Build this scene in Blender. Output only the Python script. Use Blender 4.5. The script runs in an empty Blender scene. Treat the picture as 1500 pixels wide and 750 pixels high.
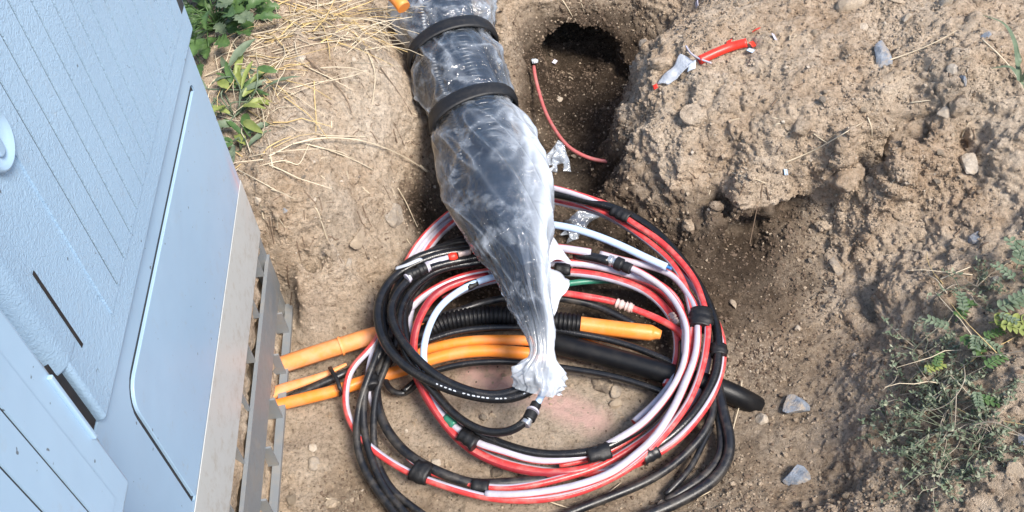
import bpy, bmesh, math, random
import numpy as np
from mathutils import Vector, Matrix
from mathutils.bvhtree import BVHTree

# ------------------------------------------------------------------ camera, world, light
S = bpy.context.scene
COL = S.collection
FOC, CX, CY, CAMH = 1380.0, 750.0, 375.0, 1.6
_d = np.array([105.0, 1225.0, FOC]); _d /= np.linalg.norm(_d)
_f = np.array([0.0, 0.0, 1.0]); _y = _f - _d * _f.dot(_d); _y /= np.linalg.norm(_y)
CM = np.array([np.cross(_y, -_d), _y, -_d])
CP = np.array([0.0, 0.0, CAMH])
cam = bpy.data.cameras.new('camera'); camo = bpy.data.objects.new('camera', cam); COL.objects.link(camo)
cam.sensor_width = 36; cam.lens = 36 * FOC / 1500; cam.clip_start = 0.02; cam.clip_end = 500
a, b, c = CM @ np.array([1.0, 0, 0]), CM @ np.array([0, -1.0, 0]), CM @ np.array([0, 0, -1.0])
camo.matrix_world = Matrix(((a[0], b[0], c[0], 0), (a[1], b[1], c[1], 0), (a[2], b[2], c[2], CAMH), (0, 0, 0, 1)))
S.camera = camo
S.view_settings.view_transform = 'Standard'; S.view_settings.look = 'None'
S.view_settings.exposure = 1.2; S.view_settings.gamma = 1
SUN_EL, SUN_AZ = math.radians(54), math.radians(140)       # azimuth measured from +Y towards +X
W = bpy.data.worlds.new('World'); S.world = W; W.use_nodes = True
nt = W.node_tree; bg = nt.nodes['Background']
sky = nt.nodes.new('ShaderNodeTexSky'); sky.sky_type = 'NISHITA'; sky.sun_disc = False
sky.sun_elevation = SUN_EL; sky.sun_rotation = SUN_AZ; sky.air_density = 1.0; sky.dust_density = 1.2
nt.links.new(sky.outputs[0], bg.inputs[0]); bg.inputs[1].default_value = 0.105
sl = bpy.data.lights.new('sun', 'SUN'); sl.energy = 2.9; sl.angle = math.radians(18); sl.color = (1.0, 0.93, 0.84)
so = bpy.data.objects.new('sun', sl); COL.objects.link(so)
sdir = Vector((math.sin(SUN_AZ) * math.cos(SUN_EL), math.cos(SUN_AZ) * math.cos(SUN_EL), math.sin(SUN_EL)))
so.rotation_euler = sdir.to_track_quat('Z', 'Y').to_euler(); so.location = (0, 0, 6)

def ray(px, py):
    v = CM @ np.array([px - CX, py - CY, FOC]); return v / np.linalg.norm(v)
def at(px, py, z):                       # the point at height z that the camera sees at a photo pixel
    r = ray(px, py); return CP + r * ((z - CAMH) / r[2])

# ------------------------------------------------------------------ helpers
rnd = random.Random(7)
NR = np.random.RandomState(11)

def tag(o, label=None, cat=None, group=None, kind=None):
    if label: o['label'] = label
    if cat: o['category'] = cat
    if group: o['group'] = group
    if kind: o['kind'] = kind
    return o
def link(name, me, parent=None):
    o = bpy.data.objects.new(name, me); COL.objects.link(o)
    if parent is not None:
        o.parent = parent; o.matrix_parent_inverse = parent.matrix_world.inverted()
    return o
def empty(name, loc, label, cat, group=None):
    o = bpy.data.objects.new(name, None); COL.objects.link(o); o.location = loc; o.empty_display_size = 0.05
    o.matrix_world = Matrix.Translation(Vector(loc))
    return tag(o, label, cat, group)
def mesh_np(name, V, Q, mats, mi=None, smooth=True, parent=None):
    V = np.asarray(V, np.float32); Q = np.asarray(Q, np.int32); k = Q.shape[1]
    me = bpy.data.meshes.new(name)
    me.vertices.add(len(V)); me.vertices.foreach_set('co', V.ravel())
    me.loops.add(Q.size); me.loops.foreach_set('vertex_index', Q.ravel())
    me.polygons.add(len(Q)); me.polygons.foreach_set('loop_start', np.arange(0, Q.size, k, dtype=np.int32))
    me.polygons.foreach_set('loop_total', np.full(len(Q), k, np.int32))
    for m in (mats if isinstance(mats, (list, tuple)) else [mats]): me.materials.append(m)
    if mi is not None: me.polygons.foreach_set('material_index', np.asarray(mi, np.int32))
    me.polygons.foreach_set('use_smooth', np.full(len(Q), smooth))
    me.update(calc_edges=True); me.validate()
    return link(name, me, parent)
def mesh_py(name, V, Fs, mats, mi=None, smooth=False, parent=None):
    me = bpy.data.meshes.new(name); me.from_pydata([tuple(v) for v in V], [], Fs)
    for m in (mats if isinstance(mats, (list, tuple)) else [mats]): me.materials.append(m)
    if mi is not None: me.polygons.foreach_set('material_index', mi)
    me.polygons.foreach_set('use_smooth', [smooth] * len(me.polygons)); me.update()
    return link(name, me, parent)
def attr(o, name, vals):
    at_ = o.data.attributes.new(name, 'FLOAT', 'POINT'); at_.data.foreach_set('value', np.asarray(vals, np.float32))

# noise in numpy
def _h(ix, iy, iz, seed):
    n = (ix.astype(np.int64) * 374761393 + iy.astype(np.int64) * 668265263 + iz.astype(np.int64) * 2147483647 % 4294967291 + seed * 974711) & 0xFFFFFFFF
    n = ((n ^ (n >> 13)) * 1274126177) & 0xFFFFFFFF
    n = ((n ^ (n >> 16)) * 2246822519) & 0xFFFFFFFF
    return ((n ^ (n >> 15)) & 0xFFFFFF).astype(np.float32) / 16777215.0
def vnoise(P, scale, seed=0):
    p = P / scale + 1000.0; i = np.floor(p).astype(np.int64); f = (p - i).astype(np.float32); f = f * f * f * (f * (f * 6 - 15) + 10)
    r = 0
    for dx in (0, 1):
        wx = f[:, 0] if dx else 1 - f[:, 0]
        for dy in (0, 1):
            wy = f[:, 1] if dy else 1 - f[:, 1]
            for dz in (0, 1):
                wz = f[:, 2] if dz else 1 - f[:, 2]
                r = r + wx * wy * wz * _h(i[:, 0] + dx, i[:, 1] + dy, i[:, 2] + dz, seed)
    return r * 2 - 1
def fbm(P, scale, octv, seed=0, gain=0.5):
    r = 0; a_ = 1.0
    for k in range(octv): r = r + a_ * vnoise(P, scale / 2 ** k, seed + 31 * k); a_ *= gain
    return r
def worley(P, scale, seed=0):            # distance to the nearest cell point and that cell's random value
    p = P / scale + 1000.0; i = np.floor(p).astype(np.int64); f = p - i
    best = np.full(len(P), 9.0, np.float32); sec = best.copy(); idv = np.zeros(len(P), np.float32)
    for dx in (-1, 0, 1):
        for dy in (-1, 0, 1):
            for dz in (-1, 0, 1):
                cx, cy, cz = i[:, 0] + dx, i[:, 1] + dy, i[:, 2] + dz
                q = (dx + _h(cx, cy, cz, seed) - f[:, 0]) ** 2 + (dy + _h(cx, cy, cz, seed + 1) - f[:, 1]) ** 2 + (dz + _h(cx, cy, cz, seed + 2) - f[:, 2]) ** 2
                m = q < best
                sec = np.where(m, best, np.minimum(sec, q)); idv = np.where(m, _h(cx, cy, cz, seed + 3), idv); best = np.where(m, q, best)
    return np.sqrt(best), np.sqrt(sec), idv

# ------------------------------------------------------------------ materials
def mat(name):
    m = bpy.data.materials.new(name); m.use_nodes = True
    return m, m.node_tree, m.node_tree.nodes['Principled BSDF']
def nd(t, kind, **kw):
    n = t.nodes.new('ShaderNode' + kind)
    for k, v in kw.items(): setattr(n, k, v)
    return n
def noise(t, scale, detail=6, rough=0.6, obj=False):
    n = nd(t, 'TexNoise'); n.inputs['Scale'].default_value = scale; n.inputs['Detail'].default_value = detail; n.inputs['Roughness'].default_value = rough
    tc = nd(t, 'TexCoord'); t.links.new(tc.outputs['Object'], n.inputs['Vector']); return n
def ramp(t, src, stops):
    r = nd(t, 'ValToRGB'); el = r.color_ramp.elements
    while len(el) < len(stops): el.new(0.5)
    for e, (p, c_) in zip(el, stops): e.position = p; e.color = (*c_, 1) if len(c_) == 3 else c_
    t.links.new(src, r.inputs[0]); return r
def mixc(t, fac, A, B_, typ='MIX'):
    m = nd(t, 'Mix', data_type='RGBA', blend_type=typ)
    for s, v in ((0, fac), (6, A), (7, B_)):
        if hasattr(v, 'links'): t.links.new(v, m.inputs[s])
        elif isinstance(v, (int, float)): m.inputs[s].default_value = v
        else: m.inputs[s].default_value = (*v, 1)
    return m.outputs[2]
def bump(t, bsdf, src, dist, strength=1.0):
    b_ = nd(t, 'Bump'); b_.inputs['Distance'].default_value = dist; b_.inputs['Strength'].default_value = strength
    t.links.new(src, b_.inputs['Height']); t.links.new(b_.outputs[0], bsdf.inputs['Normal']); return b_
def simple(name, col, rough=0.5, dirt=0.25, dirt_col=(0.20, 0.155, 0.11), scale=60, metallic=0, bumpd=0.0003, bscale=400, spec=0.5, coat=0):
    m, t, p = mat(name)
    n = noise(t, scale, 5, 0.65); r = ramp(t, n.outputs[0], [(0.45, (0, 0, 0)), (0.75, (1, 1, 1))])
    mul = nd(t, 'Math', operation='MULTIPLY'); t.links.new(r.outputs[0], mul.inputs[0]); mul.inputs[1].default_value = dirt
    t.links.new(mixc(t, mul.outputs[0], col, dirt_col), p.inputs['Base Color'])
    rr = nd(t, 'Math', operation='MULTIPLY_ADD'); t.links.new(r.outputs[0], rr.inputs[0]); rr.inputs[1].default_value = dirt * 0.5; rr.inputs[2].default_value = rough
    t.links.new(rr.outputs[0], p.inputs['Roughness']); p.inputs['Metallic'].default_value = metallic
    p.inputs['Specular IOR Level'].default_value = spec; p.inputs['Coat Weight'].default_value = coat; p.inputs['Coat Roughness'].default_value = 0.1
    if bumpd: bump(t, p, noise(t, bscale, 3).outputs[0], bumpd)
    return m

def soil_material(name, use_attr=True):
    m, t, p = mat(name)
    big = noise(t, 5, 6, 0.65); mid = noise(t, 30, 7, 0.78); fine = noise(t, 130, 6, 0.8)
    dry = ramp(t, mid.outputs[0], [(0.34, (0.31, 0.22, 0.145)), (0.5, (0.60, 0.47, 0.345)), (0.64, (0.80, 0.67, 0.53))])
    tint = ramp(t, big.outputs[0], [(0.33, (0.46, 0.32, 0.21)), (0.5, (0.62, 0.50, 0.38)), (0.66, (0.80, 0.70, 0.58))])
    c1 = mixc(t, 0.5, dry.outputs[0], tint.outputs[0])
    spk = ramp(t, fine.outputs[0], [(0.36, (0.30, 0.27, 0.25)), (0.46, (0.95, 0.94, 0.92)), (0.68, (1.5, 1.47, 1.43))])
    if use_attr:
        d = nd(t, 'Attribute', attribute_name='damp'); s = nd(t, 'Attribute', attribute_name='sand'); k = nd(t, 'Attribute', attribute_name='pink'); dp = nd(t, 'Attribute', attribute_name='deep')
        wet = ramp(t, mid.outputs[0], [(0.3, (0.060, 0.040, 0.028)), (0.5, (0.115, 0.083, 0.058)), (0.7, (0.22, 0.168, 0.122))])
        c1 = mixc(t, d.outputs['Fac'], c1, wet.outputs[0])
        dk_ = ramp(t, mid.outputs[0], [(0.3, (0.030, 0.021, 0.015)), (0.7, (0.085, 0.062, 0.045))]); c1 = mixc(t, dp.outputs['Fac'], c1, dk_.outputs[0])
        sandc = ramp(t, mid.outputs[0], [(0.3, (0.44, 0.35, 0.26)), (0.7, (0.62, 0.52, 0.42))])
        c1 = mixc(t, s.outputs['Fac'], c1, sandc.outputs[0])
    c1 = mixc(t, 0.8, c1, spk.outputs[0], 'MULTIPLY')
    wh = ramp(t, noise(t, 260, 2, 0.5).outputs[0], [(0.70, (0, 0, 0)), (0.76, (1, 1, 1))])
    c1 = mixc(t, wh.outputs[0], c1, (0.62, 0.55, 0.47))
    if use_attr: c1 = mixc(t, k.outputs['Fac'], c1, (0.86, 0.56, 0.49))
    t.links.new(c1, p.inputs['Base Color']); p.inputs['Roughness'].default_value = 0.95; p.inputs['Specular IOR Level'].default_value = 0.15
    ad = nd(t, 'Math', operation='MULTIPLY_ADD'); t.links.new(fine.outputs[0], ad.inputs[0]); ad.inputs[1].default_value = 0.5; t.links.new(noise(t, 420, 4, 0.7).outputs[0], ad.inputs[2])
    bump(t, p, ad.outputs[0], 0.011, 1.0)
    return m
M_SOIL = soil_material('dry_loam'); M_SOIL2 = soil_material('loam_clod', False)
M_SOILD = simple('damp_loam_crumb', (0.13, 0.092, 0.064), 0.9, 0.5, (0.055, 0.038, 0.027), 90, bumpd=0)

def cabinet_material(name, texture):
    m, t, p = mat(name)
    n = noise(t, 3.5, 5, 0.6); r = ramp(t, n.outputs[0], [(0.3, (0.285, 0.42, 0.565)), (0.7, (0.325, 0.47, 0.62))])
    dn = noise(t, 22, 8, 0.75); dr = ramp(t, dn.outputs[0], [(0.58, (0, 0, 0)), (0.8, (0.35, 0.35, 0.35))])
    c1 = mixc(t, dr.outputs[0], r.outputs[0], (0.30, 0.28, 0.25))
    sp_ = ramp(t, noise(t, 95, 2, .5).outputs[0], [(.735, (0, 0, 0)), (.76, (.8, .8, .8))]); c1 = mixc(t, sp_.outputs[0], c1, (.07, .075, .08))
    if not texture:
        # pink marking spray on the far lower corner, dust on the bottom flange (object space is world space)
        k = nd(t, 'Attribute', attribute_name='pink'); c1 = mixc(t, k.outputs['Fac'], c1, (0.62, 0.34, 0.32))
        du = nd(t, 'Attribute', attribute_name='dust'); c1 = mixc(t, du.outputs['Fac'], c1, (0.50, 0.485, 0.44))
    # soil splashed up from the dig: brown specks and smears that thin out with height above the ground
    tc_ = nd(t, 'TexCoord'); sx_ = nd(t, 'SeparateXYZ'); t.links.new(tc_.outputs['Object'], sx_.inputs[0])
    hr = nd(t, 'MapRange'); t.links.new(sx_.outputs['Z'], hr.inputs[0]); hr.inputs[1].default_value = .27; hr.inputs[2].default_value = .62; hr.inputs[3].default_value = .13; hr.inputs[4].default_value = -.06
    ad_ = nd(t, 'Math', operation='ADD'); t.links.new(noise(t, 48, 7, .75).outputs[0], ad_.inputs[0]); t.links.new(hr.outputs[0], ad_.inputs[1])
    mr_ = ramp(t, ad_.outputs[0], [(.60, (0, 0, 0)), (.80, (.6, .6, .6))]); c1 = mixc(t, mr_.outputs[0], c1, (.30, .25, .19))
    t.links.new(c1, p.inputs['Base Color']); p.inputs['Roughness'].default_value = 0.5 if texture else 0.38
    if texture:
        w = noise(t, 210, 3, 0.55); w.inputs['Distortion'].default_value = 1.2
        bump(t, p, w.outputs[0], 0.0028, 0.55)
    else:
        bump(t, p, noise(t, 7, 3).outputs[0], 0.004, 0.5)
    return m
M_CAB = cabinet_material('grey_cabinet_paint', True); M_CABS = cabinet_material('grey_cabinet_smooth', False)
M_CABF = cabinet_material('dusty_grey_flange', False)
for n_ in M_CABF.node_tree.nodes:
    if n_.type == 'ATTRIBUTE' and n_.attribute_name == 'dust':
        for l_ in list(n_.outputs['Fac'].links): s_ = l_.to_socket; M_CABF.node_tree.links.remove(l_); s_.default_value = .85
M_GALV = simple('galvanised_steel', (0.23, 0.25, 0.265), 0.5, 0.75, (0.30, 0.265, 0.22), 26, 0.25)
M_GROOVE = simple('groove_shade', (0.020, 0.026, 0.033), 0.8, 0.15)  # near-black colour standing in for the shade down in the rib grooves
M_GAP = simple('gap_shade_black', (0.012, 0.012, 0.014), 0.6, 0.1)  # black that paints the shade inside the cabinet gaps and slot
M_CHROME = simple('satin_metal', (0.62, 0.64, 0.66), 0.28, 0.15, metallic=0.8)
M_BLACK = simple('black_pe', (0.008, 0.0085, 0.010), 0.24, 0.10, (0.15, 0.12, 0.09), 55)
M_BLACKD = simple('dusty_black_pe', (0.009, 0.010, 0.013), 0.36, 0.34, (0.19, 0.16, 0.125), 38)
M_TAPE = simple('black_tape', (0.004, 0.0045, 0.006), 0.55, 0.10, (0.12, 0.10, 0.08), 90, bumpd=0.0008, bscale=120)
M_RED = simple('red_duct', (0.58, 0.048, 0.050), 0.28, 0.5, (0.52, 0.32, 0.27), 42)
M_DRED = simple('dark_red_duct', (0.26, 0.018, 0.028), 0.3, 0.2, (0.22, 0.12, 0.09), 60)
M_WHITE = simple('white_duct', (0.47, 0.455, 0.54), 0.28, 0.6, (0.30, 0.25, 0.21), 36)
M_LBLUE = simple('pale_blue_duct', (0.46, 0.62, 0.85), 0.28, 0.2, (0.36, 0.33, 0.30), 60)
M_PINK = simple('pink_duct', (0.82, 0.30, 0.28), 0.28, 0.25, (0.5, 0.36, 0.3), 60)
M_GREEN = simple('green_duct', (0.03, 0.20, 0.13), 0.3, 0.25, scale=60)
M_BLUE = simple('blue_duct', (0.02, 0.14, 0.40), 0.3, 0.1)
M_ORANGE = simple('orange_duct', (0.82, 0.25, 0.035), 0.38, 0.5, (0.58, 0.33, 0.17), 30)
M_ORANGED = simple('dusty_orange_duct', (0.80, 0.29, 0.085), 0.5, 0.7, (0.60, 0.40, 0.27), 28)
M_CLEARC = simple('clear_coupler', (0.55, 0.42, 0.38), 0.15, 0.2)
M_REDTUBE = simple('scarlet_tube', (0.72, 0.03, 0.015), 0.35, 0.2, scale=50)
M_PGREY = simple('grey_plastic', (0.50, 0.55, 0.62), 0.4, 0.3, (0.36, 0.3, 0.25), 60)
M_STRAW = simple('straw', (0.60, 0.51, 0.37), 0.7, 0.5, (0.32, 0.24, 0.15), 30)
M_STRAWY = simple('yellow_straw', (0.60, 0.44, 0.20), 0.7, 0.4, (0.36, 0.26, 0.13), 30)
M_ROOT = simple('dark_root', (0.16, 0.11, 0.075), 0.8, 0.4)
def leafmat(name, c1, c2):
    m, t, p = mat(name); r = ramp(t, noise(t, 45, 4).outputs[0], [(0.3, c1), (0.7, c2)])
    t.links.new(r.outputs[0], p.inputs['Base Color']); p.inputs['Roughness'].default_value = 0.5
    tr = nd(t, 'BsdfTranslucent'); t.links.new(r.outputs[0], tr.inputs[0]); mx = nd(t, 'MixShader'); mx.inputs[0].default_value = 0.25
    t.links.new(p.outputs[0], mx.inputs[1]); t.links.new(tr.outputs[0], mx.inputs[2]); t.links.new(mx.outputs[0], t.nodes['Material Output'].inputs[0])
    return m
M_LEAF = leafmat('weed_leaf', (0.055, 0.115, 0.035), (0.11, 0.19, 0.06))
M_LEAFY = leafmat('yellow_green_leaf', (0.20, 0.25, 0.06), (0.32, 0.36, 0.11))
M_LEAFG = leafmat('grey_green_leaf', (0.10, 0.145, 0.085), (0.20, 0.25, 0.16))
M_LEAFD = leafmat('dusty_leaf', (0.13, 0.155, 0.095), (0.235, 0.255, 0.18))
M_TWIG = simple('grey_twig', (0.36, 0.31, 0.24), 0.7, 0.4, (0.2, 0.16, 0.11), 30)
M_LEAFP = leafmat('pale_leaf', (0.26, 0.29, 0.19), (0.42, 0.44, 0.32))
def stonemat(name, c1, c2, scale=60):
    m, t, p = mat(name); r = ramp(t, noise(t, scale, 6, 0.7).outputs[0], [(0.3, c1), (0.7, c2)])
    dd = ramp(t, noise(t, 38, 6, .75).outputs[0], [(.46, (0, 0, 0)), (.62, (.85, .85, .85))]); t.links.new(mixc(t, dd.outputs[0], r.outputs[0], (.50, .40, .29)), p.inputs['Base Color']); p.inputs['Roughness'].default_value = 0.85; bump(t, p, noise(t, 160, 6, 0.75).outputs[0], 0.007, 1.0); return m
M_STB = stonemat('blue_grey_stone', (0.13, 0.16, 0.21), (0.38, 0.43, 0.50)); M_STT = stonemat('tan_stone', (0.34, 0.26, 0.18), (0.55, 0.45, 0.34))
M_STW = stonemat('pale_stone', (0.46, 0.385, 0.30), (0.66, 0.58, 0.48)); M_STG = stonemat('grey_stone', (0.24, 0.20, 0.165), (0.44, 0.385, 0.32))
M_STK = stonemat('dark_stone', (0.10, 0.08, 0.065), (0.20, 0.16, 0.12))

def film_material(name, base=0.40, rough=0.22, milk=(0.80, 0.84, 0.90)):
    m, t, p = mat(name); out = t.nodes['Material Output']
    p.inputs['Base Color'].default_value = (*milk, 1); p.inputs['Roughness'].default_value = rough; p.inputs['Specular IOR Level'].default_value = 0.8
    tr = nd(t, 'BsdfTranslucent'); tr.inputs[0].default_value = (0.8, 0.82, 0.85, 1)
    dm = nd(t, 'MixShader'); dm.inputs[0].default_value = 0.35; t.links.new(p.outputs[0], dm.inputs[1]); t.links.new(tr.outputs[0], dm.inputs[2])
    gl = nd(t, 'BsdfGlossy'); gl.inputs['Roughness'].default_value = 0.07; tp = nd(t, 'BsdfTransparent'); tp.inputs[0].default_value = (0.93, 0.95, 0.97, 1)
    fr = nd(t, 'Fresnel'); fr.inputs[0].default_value = 1.5
    fm = nd(t, 'Math', operation='MULTIPLY_ADD'); t.links.new(fr.outputs[0], fm.inputs[0]); fm.inputs[1].default_value = 2.3; fm.inputs[2].default_value = 0.02; fm.use_clamp = True
    cl = nd(t, 'MixShader'); t.links.new(fm.outputs[0], cl.inputs[0]); t.links.new(tp.outputs[0], cl.inputs[1]); t.links.new(gl.outputs[0], cl.inputs[2])
    at_ = nd(t, 'Attribute', attribute_name='milk'); n = noise(t, 17, 5, 0.62); n.inputs['Distortion'].default_value = .6
    nr = ramp(t, n.outputs[0], [(0.53, (0, 0, 0)), (0.66, (1, 1, 1))])
    s1 = nd(t, 'Math', operation='MULTIPLY_ADD'); t.links.new(nr.outputs[0], s1.inputs[0]); s1.inputs[1].default_value = 0.26; s1.inputs[2].default_value = base - 0.02
    s2 = nd(t, 'Math', operation='ADD'); s2.use_clamp = True; t.links.new(s1.outputs[0], s2.inputs[0]); t.links.new(at_.outputs['Fac'], s2.inputs[1])
    fx = nd(t, 'MixShader'); t.links.new(s2.outputs[0], fx.inputs[0]); t.links.new(cl.outputs[0], fx.inputs[1]); t.links.new(dm.outputs[0], fx.inputs[2])
    t.links.new(fx.outputs[0], out.inputs[0])
    b_ = nd(t, 'Bump'); b_.inputs['Distance'].default_value = 0.006; b_.inputs['Strength'].default_value = 0.8
    n2 = noise(t, 32, 5, 0.6); n2.inputs['Distortion'].default_value = 1.5; t.links.new(n2.outputs[0], b_.inputs['Height'])
    for x in (p, gl): t.links.new(b_.outputs[0], x.inputs['Normal'])
    return m
M_FILM = film_material('clear_film', 0.045, .22, (.70, .77, .86)); M_FILMW = film_material('milky_film', 0.72, 0.3)

# ------------------------------------------------------------------ ground
XR, YR, ZR, VS = (-1.0, 1.42), (0.36, 2.66), (-0.16, 0.60), 0.0075
BV = np.array([-0.0327705, 0.9994629, 0.0]); NV = np.array([0.9994629, 0.0327705, 0.0]); CP0 = at(418, 506, 0.03)
def cab(u, w, off=0.0):                  # a point of the cabinet front plane: u along it, w height, off towards the pit
    p = CP0 + BV * u + NV * off; return np.array([p[0], p[1], w])
cp = []
def P(px, py, z): cp.append(at(px, py, z))
for px, py in [(600, 450), (700, 500), (800, 600), (900, 650), (700, 700), (600, 720), (850, 740), (950, 550), (1000, 500), (1050, 600), (650, 370), (620, 420), (560, 600), (520, 700), (740, 640), (750, 430), (700, 750), (950, 740)]: P(px, py, 0)
for px, py, z in [(1100, 700, .01), (1150, 500, .02), (1150, 620, .02), (1190, 700, .03), (1120, 430, .03), (900, 400, -.01), (850, 320, -.02), (450, 650, .015), (470, 560, .01), (430, 600, .015), (430, 690, .02), (440, 740, .02), (560, 500, 0), (500, 480, .015),
    (850, 250, -.06), (850, 190, -.08), (850, 140, -.08), (795, 200, -.07), (885, 200, -.08), (885, 140, -.08), (800, 140, -.08), (730, 255, -.03), (700, 300, -.02),
    # right wall and face of the trench
    (934, 105, .21), (940, 60, .25), (924, 150, .2), (918, 190, .17), (916, 225, .14), (920, 262, .10), (934, 300, .06), (965, 335, .03), (960, 150, .23), (960, 220, .18), (970, 280, .11), (903, 215, -.08), (903, 285, -.06), (922, 340, -.03), (972, 378, 0), (914, 145, -.08),
    (1000, 150, .25), (1000, 230, .20), (1050, 300, .135), (1050, 348, .015), (1100, 250, .235), (1150, 210, .26), (1150, 300, .15), (1200, 320, .1), (1100, 370, .015), (1200, 370, .06), (1220, 420, .05), (1230, 500, .045),
    (1000, 60, .32), (1050, 20, .36), (1100, 100, .31), (1200, 100, .34), (1300, 50, .38), (1400, 20, .42), (1300, 150, .36), (1250, 185, .34), (1400, 120, .40), (1450, 80, .43), (1385, 170, .37), (1330, 190, .35),
    (1330, 235, .23), (1280, 250, .20), (1250, 275, .16), (1410, 215, .28), (1480, 195, .37), (1350, 300, .2), (1450, 280, .28), (1300, 370, .13), (1400, 370, .2), (1490, 330, .28), (1270, 440, .075), (1290, 415, .15), (1350, 430, .2),
    (1295, 480, .10), (1245, 520, .055), (1240, 600, .045), (1300, 560, .12), (1235, 700, .05), (1300, 680, .12), (1350, 600, .18), (1400, 500, .22), (1480, 450, .28), (1450, 600, .24), (1400, 700, .2), (1480, 720, .25), (1500, 560, .28),
    # left bank
    (300, 50, .38), (400, 50, .38), (400, 120, .38), (500, 30, .4), (550, 60, .38), (450, 180, .36), (380, 230, .35), (520, 150, .33), (560, 200, .26), (400, 300, .32), (450, 280, .31), (500, 270, .27), (560, 260, .22), (600, 300, .08), (600, 210, .17), (590, 110, .28),
    (620, 345, 0), (480, 340, .25), (520, 330, .19), (560, 340, .10), (430, 370, .24), (455, 400, .15), (500, 400, .09), (470, 450, .03), (540, 420, .02),
    # wall behind the wrapped bundle
    (745, 60, .14), (735, 5, .25), (778, 125, -.07), (768, 70, .06), (650, 170, .02), (640, 60, .2), (660, 0, .27), (690, 260, -.02), (700, 100, .07)]: P(px, py, z)
bk = [at(px, 104, -.08) for px in (792, 850, 912)]
for p in bk:
    for dy, z in ((.03, .12), (.06, .27), (.13, .36), (.3, .40)): cp.append(np.array([p[0], p[1] + dy, z]))
for u in np.arange(-0.9, 0.12, 0.1):
    cp.append(cab(u, .0, .04)); cp.append(cab(u, -.02, -.02)); cp.append(cab(u, .25, -.05)); cp.append(cab(u, .27, -.25))
for u in (0.16, 0.22, 0.35): cp.append(cab(u, .30, -.04)); cp.append(cab(u, .34, -.3))
for x in np.linspace(-1.05, 1.45, 9): cp.append(np.array([x, 2.6, .40])); cp.append(np.array([x, 0.40, .22 if abs(x) < .55 else .3]))
for y in np.linspace(0.6, 2.4, 7): cp.append(np.array([1.42, y, .40])); cp.append(np.array([-1.0, y, .36 if y > 1.3 else .27]))
cp = np.array(cp)
def _rbf(c):
    A = np.sqrt(((c[:, None, :2] - c[None, :, :2]) ** 2).sum(-1) + 1e-6); n = len(c)
    K = np.zeros((n + 3, n + 3)); K[:n, :n] = A - 0.002 * np.eye(n); K[:n, n] = 1; K[:n, n + 1:] = c[:, :2]; K[n:, :n] = K[:n, n:].T
    return np.linalg.solve(K, np.concatenate([c[:, 2], [0, 0, 0]]))
RW = _rbf(cp)
def hgt(x, y):
    x = np.atleast_1d(x).ravel(); y = np.atleast_1d(y).ravel(); out = np.empty(len(x))
    for s in range(0, len(x), 20000):
        X_, Y_ = x[s:s + 20000], y[s:s + 20000]
        D = np.sqrt((X_[:, None] - cp[None, :, 0]) ** 2 + (Y_[:, None] - cp[None, :, 1]) ** 2 + 1e-6)
        out[s:s + 20000] = D @ RW[:-3] + RW[-3] + RW[-2] * X_ + RW[-1] * Y_
    return out
gx = np.arange(XR[0], XR[1] + 1e-6, VS); gy = np.arange(YR[0], YR[1] + 1e-6, VS); gz = np.arange(ZR[0], ZR[1], VS)
GX, GY = np.meshgrid(gx, gy, indexing='ij'); Hm = hgt(GX, GY).reshape(GX.shape)
edge = np.clip(np.minimum.reduce([GX - XR[0], XR[1] - GX, GY - YR[0], YR[1] - GY]) / 0.18, 0, 1); edge = edge * edge * (3 - 2 * edge)
Hm = (np.clip(Hm, -0.11, 0.5) * edge + 0.40 * (1 - edge)).astype(np.float32)
Fd = gz[None, None, :].astype(np.float32) - Hm[:, :, None]
# hand-dug hollow running on behind the trench
tc0 = at(850, 106, -.08); tcx, tcz = tc0[0] - .008, -0.010
ix = np.abs(gx - tcx) < 0.22; iy = (gy > tc0[1] - 0.10) & (gy < tc0[1] + 0.52)
sx, sy = np.where(ix)[0], np.where(iy)[0]
TX, TY, TZ = np.meshgrid(gx[sx], gy[sy], gz, indexing='ij')
wob = 0.014 * np.sin(TX * 31 + 1) + 0.010 * np.sin(TY * 40)
tsd = np.maximum((np.abs((TX - tcx - 0.005) / (0.122 + wob)) ** 6 + np.abs((TZ - tcz) / (0.072 + wob * 0.6)) ** 6) ** (1 / 6) - 1, (TY - tc0[1] - 0.42) / 0.1) * 0.09
sub = Fd[sx[0]:sx[-1] + 1, sy[0]:sy[-1] + 1, :]
Fd[sx[0]:sx[-1] + 1, sy[0]:sy[-1] + 1, :] = np.maximum(sub, -tsd.astype(np.float32))
# undercut foot of the banks, where spoil has fallen away
CX3, CY3, CZ3 = gx.astype(np.float32), gy.astype(np.float32), gz.astype(np.float32)
for path, rad in [([(1045, 343, .058), (1075, 341, .062), (1110, 335, .075), (1165, 315, .125)], .036), ([(1240, 250, .215), (1290, 236, .24), (1340, 220, .27), (1385, 205, .305)], .024),
    ([(1266, 450, .085), (1288, 484, .10)], .024), ([(904, 190, -.035), (903, 245, -.03)], .034)]:
    W3 = [at(*q_) for q_ in path]
    for A_, B_ in zip(W3[:-1], W3[1:]):
        for t_ in np.linspace(0, 1, 7):
            c_ = A_ + (B_ - A_) * t_; rr_ = rad * (1 + .35 * math.sin(c_[0] * 61 + c_[1] * 47)); i0, j0, k0 = [max(0, int((c_[a_] - rr_ - o_[0]) / VS) - 1) for a_, o_ in enumerate((gx, gy, gz))]; m_ = int(2 * rr_ / VS) + 4
            sl_ = (slice(i0, i0 + m_), slice(j0, j0 + m_), slice(k0, k0 + m_)); D_ = np.sqrt((CX3[sl_[0], None, None] - c_[0]) ** 2 + (CY3[None, sl_[1], None] - c_[1]) ** 2 + ((CZ3[None, None, sl_[2]] - c_[2]) * 1.25) ** 2)
            Fd[sl_] = np.maximum(Fd[sl_], rr_ - D_)
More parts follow.
